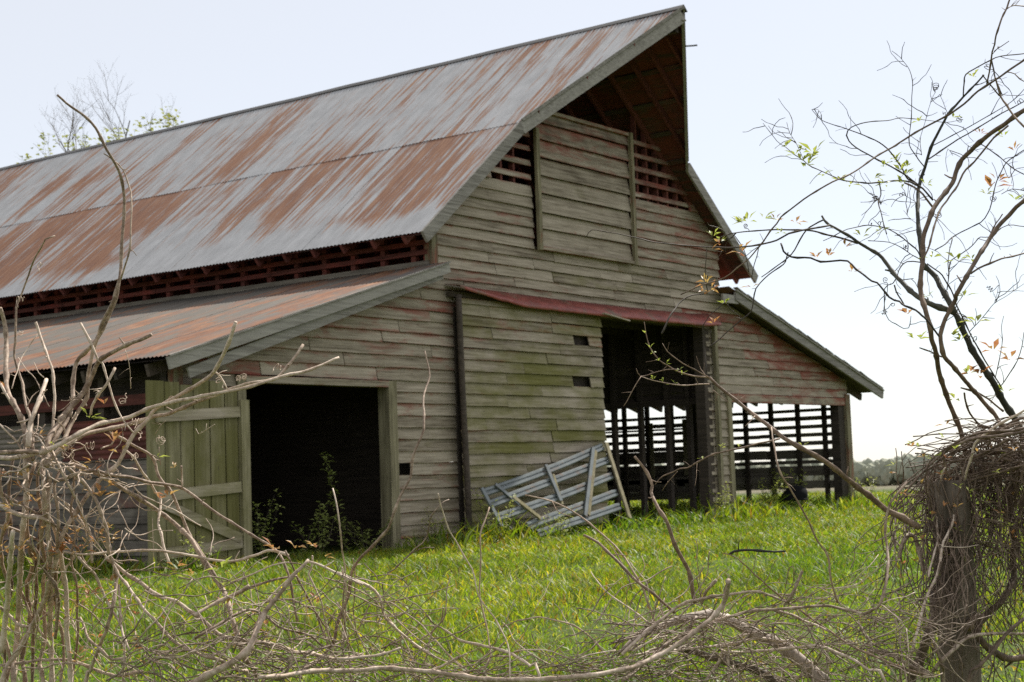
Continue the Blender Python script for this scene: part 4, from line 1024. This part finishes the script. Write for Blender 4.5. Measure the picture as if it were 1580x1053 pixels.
# --- young dark tree at the right and the brown stems beside it
rt = empty('bare_tree'); tag(rt, 'dark bare young tree leaning left behind the vine mound', 'tree')
RT = (('1606,1420 1604,1200 1602,1000 1598,820 1585,700 1568,651 1549,622 1540,605 1532,590 1522,575 1513,561 1500,540 1490,519 1482,500 1474,484', 20, 14, 0),
   ('1474,484 1461,478 1442,472 1424,463 1408,452 1395,439 1381,425 1370,410 1356,393 1342,385 1327,376 1308,363 1289,352 1280,348 1272,340 1268,333', 12, 5, 0),
   ('1323,376 1297,367 1270,361 1256,357 1242,355 1220,355 1198,355 1176,356 1156,357 1140,359 1127,361 1112,366 1097,372', 6, 2.5, 0),
   ('1474,484 1465,467 1457,453 1449,440 1443,427 1433,416 1424,407 1420,380 1418,357 1416,330 1416,311 1418,288 1422,272 1427,259 1433,238 1440,219 1451,198 1463,176 1475,163 1486,150 1502,133 1518,116', 12, 4, 0),
   ('1416,285 1400,276 1393,262 1380,243 1363,224 1335,210 1306,199 1287,193 1268,186 1258,176 1253,169', 5, 1.5, 0), ('1253,169 1262,170 1268,178 1266,185', 1.2, 1, 0),
   ('1440,309 1430,298 1424,291 1405,281 1386,279 1365,281 1344,283 1322,281 1302,279 1278,269 1253,258 1240,248 1226,239 1213,228 1199,218 1188,204 1177,190', 6, 1.3, 0),
   ('1416,285 1408,279 1401,273 1378,259 1355,247 1338,238 1321,228 1310,218 1306,209 1308,202 1313,197 1328,191 1344,188 1370,186 1393,182 1430,186 1460,189 1486,185', 5, 1.3, 0),
   ('1427,259 1414,242 1403,224 1404,203 1406,182 1407,150 1408,125 1404,110 1397,99 1388,88 1376,79', 3.5, 1.2, 0), ('1422,240 1420,222 1421,210 1430,180 1437,155 1443,143', 2, 1, 0),
   ('1440,225 1463,213 1486,201 1520,182 1554,162 1568,151 1582,136', 3, 2, 0), ('1431,247 1443,239 1470,221 1500,203 1523,189 1545,176 1582,156', 4.5, 3, 0),
   ('1486,150 1488,130 1490,116 1510,103 1529,93 1545,87 1582,83', 4, 3, 0), ('1463,178 1456,160 1450,146', 1.8, 1, 0),
   ('1240,248 1228,220 1218,205 1214,189', 1.8, .9, 0), ('1356,278 1359,300 1355,312 1358,325 1361,336 1365,352 1368,362', 4, 2.5, 0), ('1355,308 1350,307 1346,305', 2.5, 2, 0), ('1359,316 1361,310', 2.5, 2, 0),
   ('1422,400 1416,388 1408,380 1395,369 1381,359 1362,351 1340,348 1324,350 1308,354 1290,362 1270,372', 4, 2, 0), ('1422,402 1406,393 1395,385 1372,374 1340,372', 3, 2, 0), ('1420,405 1400,404 1390,412 1385,425 1392,432 1410,430', 3.5, 2, 0),
   ('1385,425 1378,437 1370,440 1365,446 1365,462 1365,478 1371,494 1382,500 1394,507 1402,506 1404,500 1406,488', 3, 2, 0),
   ('1431,407 1443,416 1454,425 1461,437 1468,448 1476,471 1485,490 1495,511 1507,534 1520,557 1533,578 1545,597', 4, 4, 0),
   ('1495,513 1515,492 1534,469 1556,455 1580,438', 2.5, 1.2, 0), ('1534,469 1539,452 1541,440', 1.5, 1, 0), ('1536,582 1543,550 1547,524 1545,505 1549,488', 2.5, 1.5, 0), ('1545,595 1558,576 1570,557 1577,535 1580,513', 3, 2, 0),
   ('1461,448 1464,425 1463,400 1470,366', 3, 2.5, 0), ('1443,386 1458,377 1470,366 1492,354 1513,343 1524,330 1529,316 1533,298 1538,279 1545,265 1552,252 1566,241 1582,230', 3.5, 3, 0),
   ('1463,430 1465,415 1468,402 1482,393 1495,384 1505,374 1513,366 1528,366 1545,352', 3, 2.5, 0), ('1420,340 1430,334 1440,330', 1.6, 1, 0), ('1414,355 1395,360 1380,364', 2.2, 1.2, 0), ('1414,345 1402,335 1394,325', 1, .8, 0), ('1414,313 1400,304 1388,299 1376,302', 1.5, .9, 0),
   ('1530,93 1533,108 1536,123 1541,135 1545,146', 4.5, 4, 0), ('1458,190 1475,205 1490,222 1510,235', 1.6, 1.2, 0), ('1462,265 1459,245 1463,230 1470,240', 1.5, 1, 0), ('1530,360 1555,348 1582,350', 2.5, 2.5, 0), ('1545,300 1562,292 1582,295', 2, 2, 0), ('1512,222 1540,240 1560,258 1582,270', 3.5, 3, 0), ('1548,255 1556,275 1566,262 1582,258', 2, 1.6, 0))
for (t, a, b, e) in RT:
    stem(t, a*(.85 if a > 6 else .72), b*.72, 'trunk_dark' if a > 6 else 'twig', rt, 'trunk' if a > 18 else 'branch', 5.9, ext=bool(e), spurs=3, off=0.0 if a > 3 else None)
mbt = MB()
for k in range(120):        # fine hair twigs that spring from the branches
    tr_ = random.choice(RT); pt = stem_pts(tr_[0])
    if tr_[1] > 13: continue
    i = random.randrange(len(pt)-1); t = random.random(); x = pt[i][0]+(pt[i+1][0]-pt[i][0])*t; y = pt[i][1]+(pt[i+1][1]-pt[i][1])*t
    a = math.atan2(pt[i+1][1]-pt[i][1], pt[i+1][0]-pt[i][0])+random.choice([-1, 1])*random.uniform(.5, 1.2); pts = []
    for i in range(random.randint(3, 8)):
        pts.append(f'{x:.1f},{y:.1f}'); x += math.cos(a)*9; y += math.sin(a)*9; a += random.uniform(-.5, .5)
    stem(' '.join(pts), random.uniform(1.2, 2.0), .8, 'twig', base=5.9, mb=mbt, off=0.0)
for k in range(26):
    pt = random.choice(stem_pts(random.choice(RT)[0])); tendril(mbt, at(pt[0], pt[1], dfield(pt[0], pt[1], 5.9)), random.uniform(.006, .012), random.uniform(1, 3), random.uniform(.02, .06))
o = mbt.build('twig_tangle', M['twig'], rt, True); o['kind'] = 'stuff'
for (x, y, s_, g_) in ((1250,245,.05,1),(1236,250,.045,1),(1256,237,.05,1),(1238,232,.04,1),(1243,258,.04,1),(1212,227,.03,1),(1226,240,.03,1),(1273,270,.025,1),(1296,280,.03,1),(1312,285,.03,1),(1348,276,.03,1),(1366,285,.03,1),(1390,264,.04,1),(1398,270,.035,1),(1378,250,.03,1),(1382,245,.03,1),(1400,258,.03,1),(1365,258,.03,1),(1394,284,.03,1),(1429,286,.03,1),(1529,290,.05,0),(1522,300,.03,0),(1540,280,.04,0),(1478,402,.045,0),(1438,398,.04,1),(1330,366,.04,1),(1146,345,.04,1),(1153,342,.04,1),(1178,338,.04,0),(1196,340,.03,0),(1140,345,.03,0),(1228,344,.04,0),(1205,360,.03,1),(1145,388,.04,0),(1100,365,.03,0),(1112,373,.03,1),(1305,382,.03,0),(1260,398,.03,0),(1279,395,.035,0),(1315,420,.03,0),(1401,485,.04,0),(1413,525,.04,1),(1420,523,.035,1),(1471,518,.04,1),(1482,527,.035,1),(1508,497,.05,1),(1431,459,.03,1),(1488,458,.035,1),(1533,541,.05,0),(1558,556,.05,0),(1493,577,.03,1),(1495,577,.04,0),(1511,580,.05,0),(1552,606,.04,1),(1474,617,.04,0),(1460,656,.03,0),(1502,119,.035,1),(1418,188,.03,1),(1470,182,.025,1),(1513,207,.03,0),(1549,212,.03,0),(1565,233,.03,0),(1568,310,.03,1),(1500,400,.03,1),(1360,358,.03,0),(1090,435,.035,0),(1096,448,.04,0),(1085,450,.03,0),(1101,500,.035,0),(1118,470,.03,1)):
    sprig(x, y, dfield(x, y, 5.9)-.03, rt, 'leaf_green' if g_ or random.random() < .3 else 'leaf_orange', s_*1.25, 5, name='leaf_sprig')

def bstem(label, parts, base=5.7):
    root = empty('brown_vine')
    for (t, a, b, e) in parts: stem(t, a*.82, b*.82, 'trunk_brown', root, 'stem', base, ext=bool(e), spurs=3)
    tag(root, label, 'vine', 'brown climbing stems right of the barn'); return root
bstem('brown climbing stem curving up through the tree to the upper right corner', [('1498,735 1488,690 1480,659 1472,640 1465,624 1457,600 1449,576 1445,550 1438,524 1435,505 1430,486 1425,468 1421,453 1420,430 1424,402 1424,368 1432,345 1440,323 1455,302 1470,282 1476,262 1484,247 1498,233 1511,220 1530,205 1550,192 1565,180 1584,168', 10, 10, 0),
   ('1424,400 1434,378 1443,345 1452,322 1465,304 1477,286 1490,262 1503,250 1518,232 1533,213 1556,194', 4.5, 5, 0), ('1440,321 1430,308 1424,300 1412,290 1395,282', 6, 4, 0)])
bstem('brown stem crossing the dark trunk and rising to the right edge', [('1556,700 1541,649 1524,628 1507,609 1496,596 1486,584 1470,565 1457,551 1453,535 1451,517 1456,498 1463,484 1475,462 1475,457 1485,438 1495,421 1508,398 1522,377 1538,352 1557,332 1568,320 1584,307', 9, 9, 0), ('1497,423 1510,414 1527,407 1545,400 1562,396 1584,390', 5, 4, 0), ('1453,551 1436,543 1419,537', 4, 3, 0), ('1508,606 1530,620 1548,635', 5, 5, 0), ('1488,606 1490,622 1497,638 1510,655', 5, 5, 0), ('1522,377 1533,352 1547,330', 3, 3, 0)])
bstem('long straight vine running diagonally up from the barn eave to the top right', [('1050,455 1085,440 1118,429 1137,414 1156,399 1172,380 1184,364 1198,345 1211,330 1240,308 1268,290 1292,278 1317,266 1350,243 1382,224 1420,200 1463,178 1488,160 1509,141 1530,127 1552,112 1584,90', 3, 5.5, 0)], 5.4)
bstem('vine climbing to the top edge with an arched tip', [('1523,130 1529,93 1531,80 1534,68 1537,55 1541,41 1546,28 1552,16 1556,5 1561,-8', 4, 4.5, 0), ('1554,14 1560,10 1566,9 1573,9 1584,10', 3, 3, 0), ('1536,120 1543,148 1553,162 1563,178 1572,188 1584,200', 4, 6, 0), ('1516,116 1529,132 1543,148', 3, 4, 0), ('1534,80 1545,72 1557,64', 2.5, 2, 0), ('1552,112 1566,114 1574,122 1584,128', 3, 2.5, 0)], 5.6)
hv = lone('drooping fine vine with a hooked end before the big doorway', [('905,365 913,355 940,359 968,364 990,369 1009,374 1046,378 1084,381 1110,382 1137,382 1171,378 1198,371 1217,361 1248,354 1280,348', 1.8, 4, 0), ('1091,382 1089,400 1088,419 1090,440 1091,453 1075,455 1057,460 1045,472 1036,484 1028,500 1021,515', 1.8, 3.5, 0),
   ('1270,340 1256,347 1245,355 1234,371 1221,393 1200,410 1175,428', 3.5, 2, 0), ('1216,390 1213,400 1209,408 1195,418 1180,430 1166,446 1162,465 1159,481 1145,492 1128,507 1110,523 1095,535', 2.5, 2.5, 0), ('1145,492 1128,478 1118,466 1108,476 1098,484 1088,497 1084,507 1086,525 1088,545 1090,575', 1.6, 1.8, 0),
   ('1205,376 1207,382 1209,388 1221,397 1251,398 1266,404 1285,403 1308,403 1320,415 1335,426 1345,434 1354,437 1363,448 1372,459 1380,464 1388,465 1396,472 1413,479 1422,487 1432,496 1449,519', 4, 4, 0),
   ('1380,440 1383,450 1390,462 1396,472', 3, 3, 0), ('1092,344 1095,348 1107,351 1118,356', 1.2, 1.4, 0), ('1050,372 1043,368 1060,360', 1, 1, 0), ('1118,383 1110,395 1104,400 1098,398', 1.2, 1, 0), ('1171,378 1168,395 1164,408 1160,430', 2, 1.6, 0), ('1131,362 1140,372 1148,385 1152,400 1156,420', 1.6, 1.6, 0), ('1180,371 1172,380 1160,388 1150,396', 2, 1.4, 0)], 'twig', 5.5)
for (x, y) in ((1090,440),(1160,444),(1088,455),(1098,385),(1140,386),(1110,377),(1150,396)): sprig(x, y, dfield(x, y, 5.5)-.02, hv, 'leaf_orange', .035, 3)

# ------------------------------------------------------------------ fence post and the mound of vines on it
PB = at(1468, 760, 5.6); gzp = ground_z(PB.x, PB.y)
post = empty('fence_post', (0, 0, 0)); tag(post, 'weathered round fence post buried under a mound of dead vines', 'fence post')
mb = MB(); rows = 16; n_ = 20
ax0 = at(1464, 742, 5.6); ax1 = Vector((ax0.x+.01, ax0.y, gzp-.2))
for i in range(rows+1):
    t = i/rows; c_ = ax0.lerp(ax1, t)
    for k_ in range(n_):
        a = 2*math.pi*k_/n_; r_ = .068+.007*t+.007*nz(math.cos(a)*3, math.sin(a)*3, t*2.0)+.004*nz(math.cos(a)*11, math.sin(a)*11, t)
        mb.v.append((c_.x+r_*math.cos(a), c_.y+r_*math.sin(a), c_.z))
for i in range(rows):
    for k_ in range(n_): a = i*n_+k_; b = i*n_+(k_+1) % n_; mb.f.append((a, a+n_, b+n_, b))
mb.f.append(tuple(range(n_)))
mb.build('shaft', M['post'], post, True, (0, .30, .25))

mb = MB(); mb2 = MB()
top = at(1500, 706, 5.6); rgt = Vector((right[0], right[1], 0)).normalized(); tow = Vector((fwd[0], fwd[1], 0)).normalized()
def drape(mb_, lo=.1, hi=.8):
    """one strand that arches over the crown of the mound and hangs down"""
    cx = random.gauss(.06, .16) if random.random() < .6 else random.uniform(-.1, .45)
    phi = random.uniform(0, 6.283); ux = rgt*math.cos(phi)+tow*math.sin(phi)*.8
    side = 1 if ux.dot(rgt) > 0 else -1
    span = random.uniform(.08, .22)*(1.25 if side > 0 else 1.0); hgt = random.uniform(-.05, .085) + (.05 if cx > .1 else 0)
    start = top+rgt*cx*.7+tow*random.uniform(-.12, .16); pts = []
    back = random.uniform(.03, .2); drop = random.uniform(lo, hi)*(1.0 if side > 0 or cx > .05 else .75); ph = random.uniform(0, 50)
    n1 = 7
    for i in range(-3, n1):
        t = i/(n1-1); f_ = t*span if t > 0 else t*back*1.2
        zz = hgt-(max(0, abs(t))**2)*.075
        pts.append(start+ux*f_+Vector((0, 0, zz)))
    q = pts[-1]; k_ = max(3, int(drop/.07)); vx = ux*.02
    for i in range(1, k_):
        vx = vx*.88+Vector((nz(ph, i*.4, 1), nz(ph, i*.4, 2), 0))*.016
        q = q+vx+Vector((0, 0, -.07)); pts.append(q)
    C = catmull(pts, .035)
    C = [p+Vector((nz(i*.3, ph, 1), nz(i*.3, ph, 2), nz(i*.3, ph, 3)))*.014 for i, p in enumerate(C)]
    r0 = random.choice([.0012, .0015, .0018, .0022, .0030])
    mb_.tube(C, [r0*(1-.5*i/len(C))*(1.3 if i % 7 == 0 else 1) for i in range(len(C))], 5)
U = random.uniform
for k in range(6): drape(mb, .05, .3)
def strand(P, w0, w1, d, off):
    stem(' '.join(f'{x:.1f},{y:.1f}' for (x, y) in P), w0, w1, 'mound', base=5.6, mb=d, off=off)
for k in range(52):     # arching down to the left over the post
    v_ = U(-4, 80); x3 = 1400+U(-28, 90); y3 = 742+U(-4, 60)-.25*(x3-1400)+v_*.3
    P = [(1640, 652+v_+U(-18, 18)), (1565+U(-14, 14), 655+v_+U(-14, 14)), (1505+U(-14, 14), 672+v_+U(-14, 14)), (1450+U(-12, 12), 704+v_*.8+U(-12, 12)), (x3, y3)]
    x, y = P[-1]; dx = U(-12, 6)
    for i in range(random.choice([0, 0, 1, 2, 3, 4, 7, 9])): x += dx+U(-6, 6); y += U(9, 22); dx = dx*.6+U(-7, 7); P.append((x, y))
    if random.random() < .35: P = P[1:]
    strand(P, random.choice([U(1, 2), U(1.2, 3), U(3, 6)]), U(.8, 1.8), random.choice([mb, mb2]), U(-.26, .14))
for k in range(210):     # hanging on the right of the post
    x, y = U(1500, 1640), U(655, 735); dx = U(-10, 12); P = [(x-U(5, 40), y-U(-6, 14)), (x, y)]
    for i in range(random.randint(5, 17)): x += dx+U(-7, 7); y += U(10, 22); dx = dx*.72+U(-7, 7); P.append((x, y))
    strand(P, random.choice([U(1, 2.2), U(1.2, 3), U(3, 6)]), U(.8, 1.8), random.choice([mb, mb2]), U(-.2, .3))
for k in range(95):      # hugging the face of the post
    x, y = U(1428, 1502), U(712, 775); P = []; dx = U(-6, 6)
    for i in range(random.randint(6, 18)): P.append((x, y)); x += dx+U(-4, 4); y += U(9, 22); dx = dx*.6+U(-6, 6)+(1465-x)*.05
    strand(P, U(1.4, 3.2), U(1, 2.2), random.choice([mb, mb2, mb2]), U(-.26, -.12))
for k in range(20):      # lying across the top
    x, y = U(1440, 1600), U(665, 740); a = U(-.4, .5); P = []
    for i in range(random.randint(4, 9)): P.append((x, y)); x += 16*math.cos(a); y += 13*math.sin(a); a += U(-.35, .45)
    strand(P, U(1.2, 3), U(.9, 2), mb, U(-.25, .1))
for k in range(90):      # strands slung sideways to the next support beyond the frame
    y0 = random.uniform(650, 800); pts = []; x = random.uniform(1390, 1480); y = y0+random.uniform(0, 60); a = random.uniform(-.5, .25)
    for i in range(random.randint(6, 12)):
        pts.append(f'{x:.1f},{y:.1f}'); x += 21*math.cos(a); y += 17*math.sin(a); a += random.uniform(-.25, .38)
    stem(' '.join(pts), random.uniform(1.2, 3), random.uniform(1, 2.4), 'mound', base=5.6, mb=random.choice([mb, mb2]), off=random.uniform(-.22, .25))
for k in range(230):      # dense lower curtain, right of the post and in front of it
    x = random.choice([random.uniform(1500, 1620), random.uniform(1380, 1440), random.uniform(1400, 1620), random.uniform(1420, 1500)]); y = random.uniform(690, 1010); a = random.gauss(1.45, .45); pts = []
    for i in range(random.randint(6, 14)):
        pts.append(f'{x:.1f},{y:.1f}'); x += 15*math.cos(a); y += 17*math.sin(a); a += random.uniform(-.4, .4)
    stem(' '.join(pts), random.uniform(1.0, 2.8), random.uniform(.8, 2), 'mound', base=5.6, mb=random.choice([mb, mb2]), off=random.uniform(-.16, .3))
tag(mb.build('vine_mound', M['mound'], None, True), 'tangled mound of dead vines draped over the fence post', 'vine mound', kind='stuff')
tag(mb2.build('vine_curtain', M['tangle'], None, True), 'curtain of dry vine strands hanging beside the fence post', 'vine strands', kind='stuff')
lone('pale kinked vine crossing in front of the fence post', [('1600,622 1570,640 1540,656 1520,670 1504,684 1500,700 1494,720 1490,735 1486,744 1480,755 1474,764 1472,785 1471,804 1462,824 1454,843 1450,868 1445,889 1436,909 1427,929 1421,950 1417,970 1412,986 1409,1002 1403,1015 1397,1028 1388,1050', 4, 5.5, 1), ('1486,744 1500,757 1512,765', 2, 1.5, 0), ('1471,804 1450,806 1430,805 1415,803', 1.8, 1.3, 0), ('1454,843 1485,845 1510,841', 1.8, 1.4, 0)], 'vine', 5.35)
lone('grey vine running down the face of the fence post', [('1458,722 1452,736 1452,760 1449,785 1446,806 1447,830 1440,860 1432,890', 3.5, 4, 0), ('1445,740 1438,765 1440,785 1446,800', 2.5, 2.5, 0)], 'vine', 5.42)
lone('thick looping brown vine right of the fence post', [('1584,1014 1566,1017 1552,1016 1540,1010 1528,1002 1519,994 1512,986 1508,978 1510,970 1512,961 1518,953 1526,944 1536,937 1544,930 1550,921 1558,906 1565,890 1564,875 1563,860 1565,840 1563,815 1560,785 1558,755', 12, 11, 0), ('1518,953 1508,952 1500,958 1495,968', 12, 14, 0)], 'trunk_brown', 5.6)
lone('gnarled grey stem standing left against the fence post', [('1438,905 1441,920 1443,940 1442,955 1437,972 1431,985 1427,994 1423,1010 1418,1025 1405,1056', 15, 18, 1), ('1388,862 1390,845 1396,832 1404,825 1411,828 1416,842 1421,860 1425,880', 7, 8, 0), ('1399,822 1398,808 1396,795', 4, 3, 0)], 'tangle', 5.5)
lone('grey runners crossing at the foot of the fence post', [('1584,952 1556,975 1530,1008 1512,1028 1494,1050', 6, 6, 1), ('1584,979 1550,978 1516,979 1490,986 1470,1004 1453,1020 1440,1036', 5, 7, 0), ('1435,955 1438,980 1446,1005 1455,1030 1456,1048', 5, 6, 1), ('1341,1004 1365,1008 1385,1016 1405,1028 1440,1044', 8, 7, 0), ('1340,1018 1370,1026 1400,1036 1430,1043', 4, 4, 0)], 'tangle', 5.35)
for (x, y, g_) in ((1461,720,1),(1474,718,1),(1438,715,1),(1478,690,1),(1450,700,1),(1523,690,1),(1535,716,0),(1512,764,1),(1494,850,0),(1447,882,0),(1360,755,0),(1353,763,0),(1395,778,1),(1404,792,0),(1410,780,1),(1423,741,0),(1380,750,1),(1510,816,1),(1425,973,1),(1494,860,0),(1458,655,0),(1461,670,1),(1450,680,0),(1357,826,0),(1354,850,0)):
    pass
mbl = MB(); mbo = MB()
for k in range(70):
    x, y = random.uniform(1375, 1585), random.uniform(665, 900); b = at(x, y, 5.5+random.uniform(-.2, .15))
    for i in range(3):
        a = random.uniform(0, 6.28); leaf_geo(mbl if k % 2 else mbo, b, (math.cos(a), math.sin(a), random.uniform(0, 1.5)), random.uniform(.018, .035), random.uniform(.007, .012))
tag(mbl.build('green_buds', M['leaf_green'], None), 'scattered green buds opening on the vine mound', 'buds', kind='stuff')
tag(mbo.build('orange_buds', M['leaf_orange'], None), 'scattered orange buds opening on the vine mound', 'buds', kind='stuff')

# --- fine tangle along the bottom
mb = MB(); mbd = MB()
def scribble(n_, box, ang, w_, base, spread, step=14, turn=.38, L=(5, 12)):
    for k in range(n_):
        x, y = random.uniform(box[0], box[1]), random.uniform(box[2], box[3]); a = random.gauss(random.choice(ang), .35); pts = []; dv = random.uniform(-.05, .05)
        for i in range(random.randint(*L)):
            pts.append(f'{x:.1f},{y:.1f}'); x += step*math.cos(a); y += step*math.sin(a); a += random.uniform(-turn, turn)+dv
        stem(' '.join(pts), random.uniform(*w_), random.uniform(.8, w_[1]*.8), 'tangle', base=base, mb=random.choice([mb, mbd, mbd]), off=random.uniform(-spread, spread))
scribble(230, (980, 1420, 950, 1060), [0, -.4, .5, 3.0, 1.2], (1.2, 3.2), 5.0, .25)
scribble(80, (1200, 1420, 900, 1010), [.2, -.5, .8, 2.9], (1.1, 2.6), 5.2, .25)
scribble(150, (160, 660, 985, 1060), [0, .4, -.3], (1.6, 4.6), 4.9, .22)
scribble(120, (180, 620, 865, 1030), [.6, -.5, 1.0, 0], (1.3, 3.0), 4.9, .2)
scribble(110, (620, 1010, 1022, 1062), [0, .15, -.25, 2.9], (1.3, 3.2), 4.85, .14, L=(4, 10))
scribble(70, (900, 1140, 950, 1050), [-.5, -.7, .1], (1.5, 3.8), 4.9, .14, L=(6, 12))
scribble(26, (780, 1000, 985, 1045), [-.3, .3, -.8], (1.2, 2.4), 4.85, .15)
for k in range(60):
    x, y = random.choice([(random.uniform(985, 1400), random.uniform(940, 1045)), (random.uniform(250, 640), random.uniform(930, 1045))]); tendril(mb, at(x, y, 4.95+random.uniform(-.15, .15)), random.uniform(.006, .014), random.uniform(.8, 2.4), random.uniform(.02, .07))
tag(mb.build('vine_tangle', M['tangle'], None, True), 'low tangle of fine dead vine twigs along the bottom of the view', 'vine tangle', kind='stuff')

tag(mbd.build('dark_vine_tangle', M['mound'], None, True), 'darker brown dead twigs mixed through the low tangle at the bottom', 'vine tangle', kind='stuff')
# ------------------------------------------------------------------ weeds at the barn
def weed(label, base, stems, mat='weed', h=(.5, .9), lsize=.09, spread=.3, dens=.05):
    root = empty('weed'); base = Vector(base)
    for k in range(stems):
        a = random.uniform(0, 6.283); hh = random.uniform(*h); tipx = base+Vector((math.cos(a)*spread*hh, math.sin(a)*spread*hh, hh)); b0 = base+Vector((random.uniform(-.08, .08), random.uniform(-.06, .06), -.05))
        C = catmull([b0, b0.lerp(tipx, .5)+Vector((random.uniform(-.08, .08), random.uniform(-.08, .08), .05)), tipx], .06)
        mb = MB(); mb.tube(C, [.006*(1-.7*i/len(C)) for i in range(len(C))], 5); mb.build('stem', M['twig'], root, True)
        mb = MB()
        for p in C[2:]:
            for j in range(max(1, int(dens*60))):
                an = random.uniform(0, 6.283); leaf_geo(mb, p+Vector((random.gauss(0, .03), random.gauss(0, .03), random.gauss(0, .03))), (math.cos(an), math.sin(an), random.uniform(-.3, .9)), lsize*random.uniform(.6, 1.2), lsize*random.uniform(.28, .45))
        o = mb.build('foliage', M[mat], root); o['kind'] = 'stuff'
    tag(root, label, 'weed'); return root
def on_ground(px, py, y): p = on_y(px, py, y); return (p.x, p.y, GZ+.0)
weed('tall leafy sapling weed standing in the left doorway', (3.3, .35, -.25), 1, h=(1.35, 1.4), spread=.18, lsize=.11, dens=.085)
weed('low bushy weed in the middle of the left doorway', (2.45, .15, -.25), 5, h=(.4, .75), spread=.8, lsize=.10)
weed('dark low weed clump at the right jamb of the left doorway', (3.5, .1, -.25), 7, h=(.25, .45), spread=.9)
weed('green weed beside the edge of the open door leaf', (1.22, -.12, -.25), 5, h=(.4, .95), spread=.35)
weed('small pale weed against the boards right of the left doorway', (4.55, -.3, -.25), 6, 'leaf_green', h=(.35, .6), spread=.5, lsize=.06)
weed('green weeds growing round the low end of the leaning gate', (5.15, -.9, -.28), 7, 'leaf_green', h=(.35, .85), spread=.35, lsize=.07)
weed('weed clump growing through the middle of the leaning gate', (6.6, -.95, -.28), 6, 'leaf_green', h=(.3, .5), spread=.5, lsize=.07)
weed('tall weeds at the right foot of the big doorway', (12.6, -.4, -.28), 6, 'leaf_green', h=(.4, .8), spread=.35, lsize=.08)
weed('feathery green weed before the first slatted bay', (15.0, -.2, -.28), 8, 'leaf_green', h=(.5, .95), spread=.45, lsize=.09)
weed('feathery green weed climbing the slats beside the black tub', (17.5, .6, -.28), 8, 'leaf_green', h=(.5, 1.1), spread=.4, lsize=.09)
weed('green weed at the outer corner post of the lean-to', (19.0, -.3, -.28), 6, 'leaf_green', h=(.4, .7), spread=.4, lsize=.09)
weed('pale green weed at the foot of the left side wall', (-.35, 1.2, -.28), 7, 'leaf_green', h=(.3, .55), spread=.5, lsize=.07)
weed('weed before the bottom of the open door leaf', (-.1, -.55, -.28), 6, 'leaf_green', h=(.25, .5), spread=.6, lsize=.07)

# ------------------------------------------------------------------ trees showing over the ridge
def far_tree(label, base, hgt, crown_from, spread, seed, leafy, lean=(0, 0)):
    rs = random.Random(seed); root = empty('bare_tree'); tr = MB(); lf = MB()
    def grow(p, d, L, r_, lev):
        pts = [p]; q = p.copy(); dd = d.copy()
        for i in range(5):
            dd = (dd+Vector((rs.gauss(0, .13), rs.gauss(0, .13), rs.gauss(.03, .08)))).normalized(); q = q+dd*L/5; pts.append(q.copy())
        tr.tube(pts, [r_*(1-.55*i/5) for i in range(6)], 5 if lev < 2 else 4, cap=False)
        if lev >= 1 and lev <= 4:
            for pp in pts[2:]:
                if pp.z < base.z+hgt*leafy and rs.random() < .8:
                    for j in range(2):
                        a = rs.uniform(0, 6.28); leaf_geo(lf, pp+Vector((rs.gauss(0, .12), rs.gauss(0, .12), rs.gauss(0, .12))), (math.cos(a), math.sin(a), rs.uniform(-.2, 1)), rs.uniform(.14, .24), .13)
        if lev < 5:
            for k in range(3 if lev else 5):
                t = rs.uniform(.35, 1.0); pp = pts[min(5, int(t*5))]; ax = Vector((rs.gauss(0, 1), rs.gauss(0, 1), rs.gauss(.25, .5))).normalized()
                nd = (dd*.62+ax*spread).normalized(); grow(pp, nd, L*rs.uniform(.52, .74), r_*.5, lev+1)
    b = Vector(base); d0 = Vector((lean[0], lean[1], 1)).normalized()
    mid = b+d0*hgt*crown_from
    tr.tube([b-Vector((0, 0, .3)), b.lerp(mid, .5)+Vector((.05, 0, 0)), mid], [.20, .15, .10], 8)
    grow(mid, d0, hgt*(1-crown_from)*.85, .085, 0)
    tr.build('trunk', M['far_bark'], root, True); o = lf.build('foliage', M['far_leaf'], root); o['kind'] = 'stuff'
    tag(root, label, 'tree', 'trees behind the barn ridge'); return root
def tree_base(px, dep):
    p = at(px, 760, dep); return Vector((p.x, p.y, ground_z(p.x, p.y)))
far_tree('taller sparse tree showing over the barn ridge with yellow green leaves', tree_base(196, 56), 13.2, .60, .46, 11, 1.04)
far_tree('smaller leafy treetop just right of the taller tree over the ridge', tree_base(272, 57), 13.5, .70, .5, 23, 1.06)

# tiny pale flowers in the grass
rs = random.Random(77); fl = MB()
for k in range(1500):
    r = 9+32*rs.random()**.8; az = math.atan2(fwd[1], fwd[0])+R(rs.uniform(-24, 24)); x = CAM[0]+r*math.cos(az); y = CAM[1]+r*math.sin(az)
    if -.1 < x < 19.2 and y > -.1: continue
    z = ground_z(x, y)+rs.uniform(.05, .15); q = rs.uniform(.005, .011)*max(1, r/16)
    n_ = len(fl.v); fl.v += [(x-q, y, z), (x, y-q, z+q*.4), (x+q, y, z), (x, y+q, z+q*.4), (x, y, z-q*.5)]
    fl.f += [(n_, n_+1, n_+4), (n_+1, n_+2, n_+4), (n_+2, n_+3, n_+4), (n_+3, n_, n_+4)]
tag(fl.build('wildflowers', M['flower']), 'tiny pale flowers dotted through the grass before the barn', 'flowers', kind='stuff')
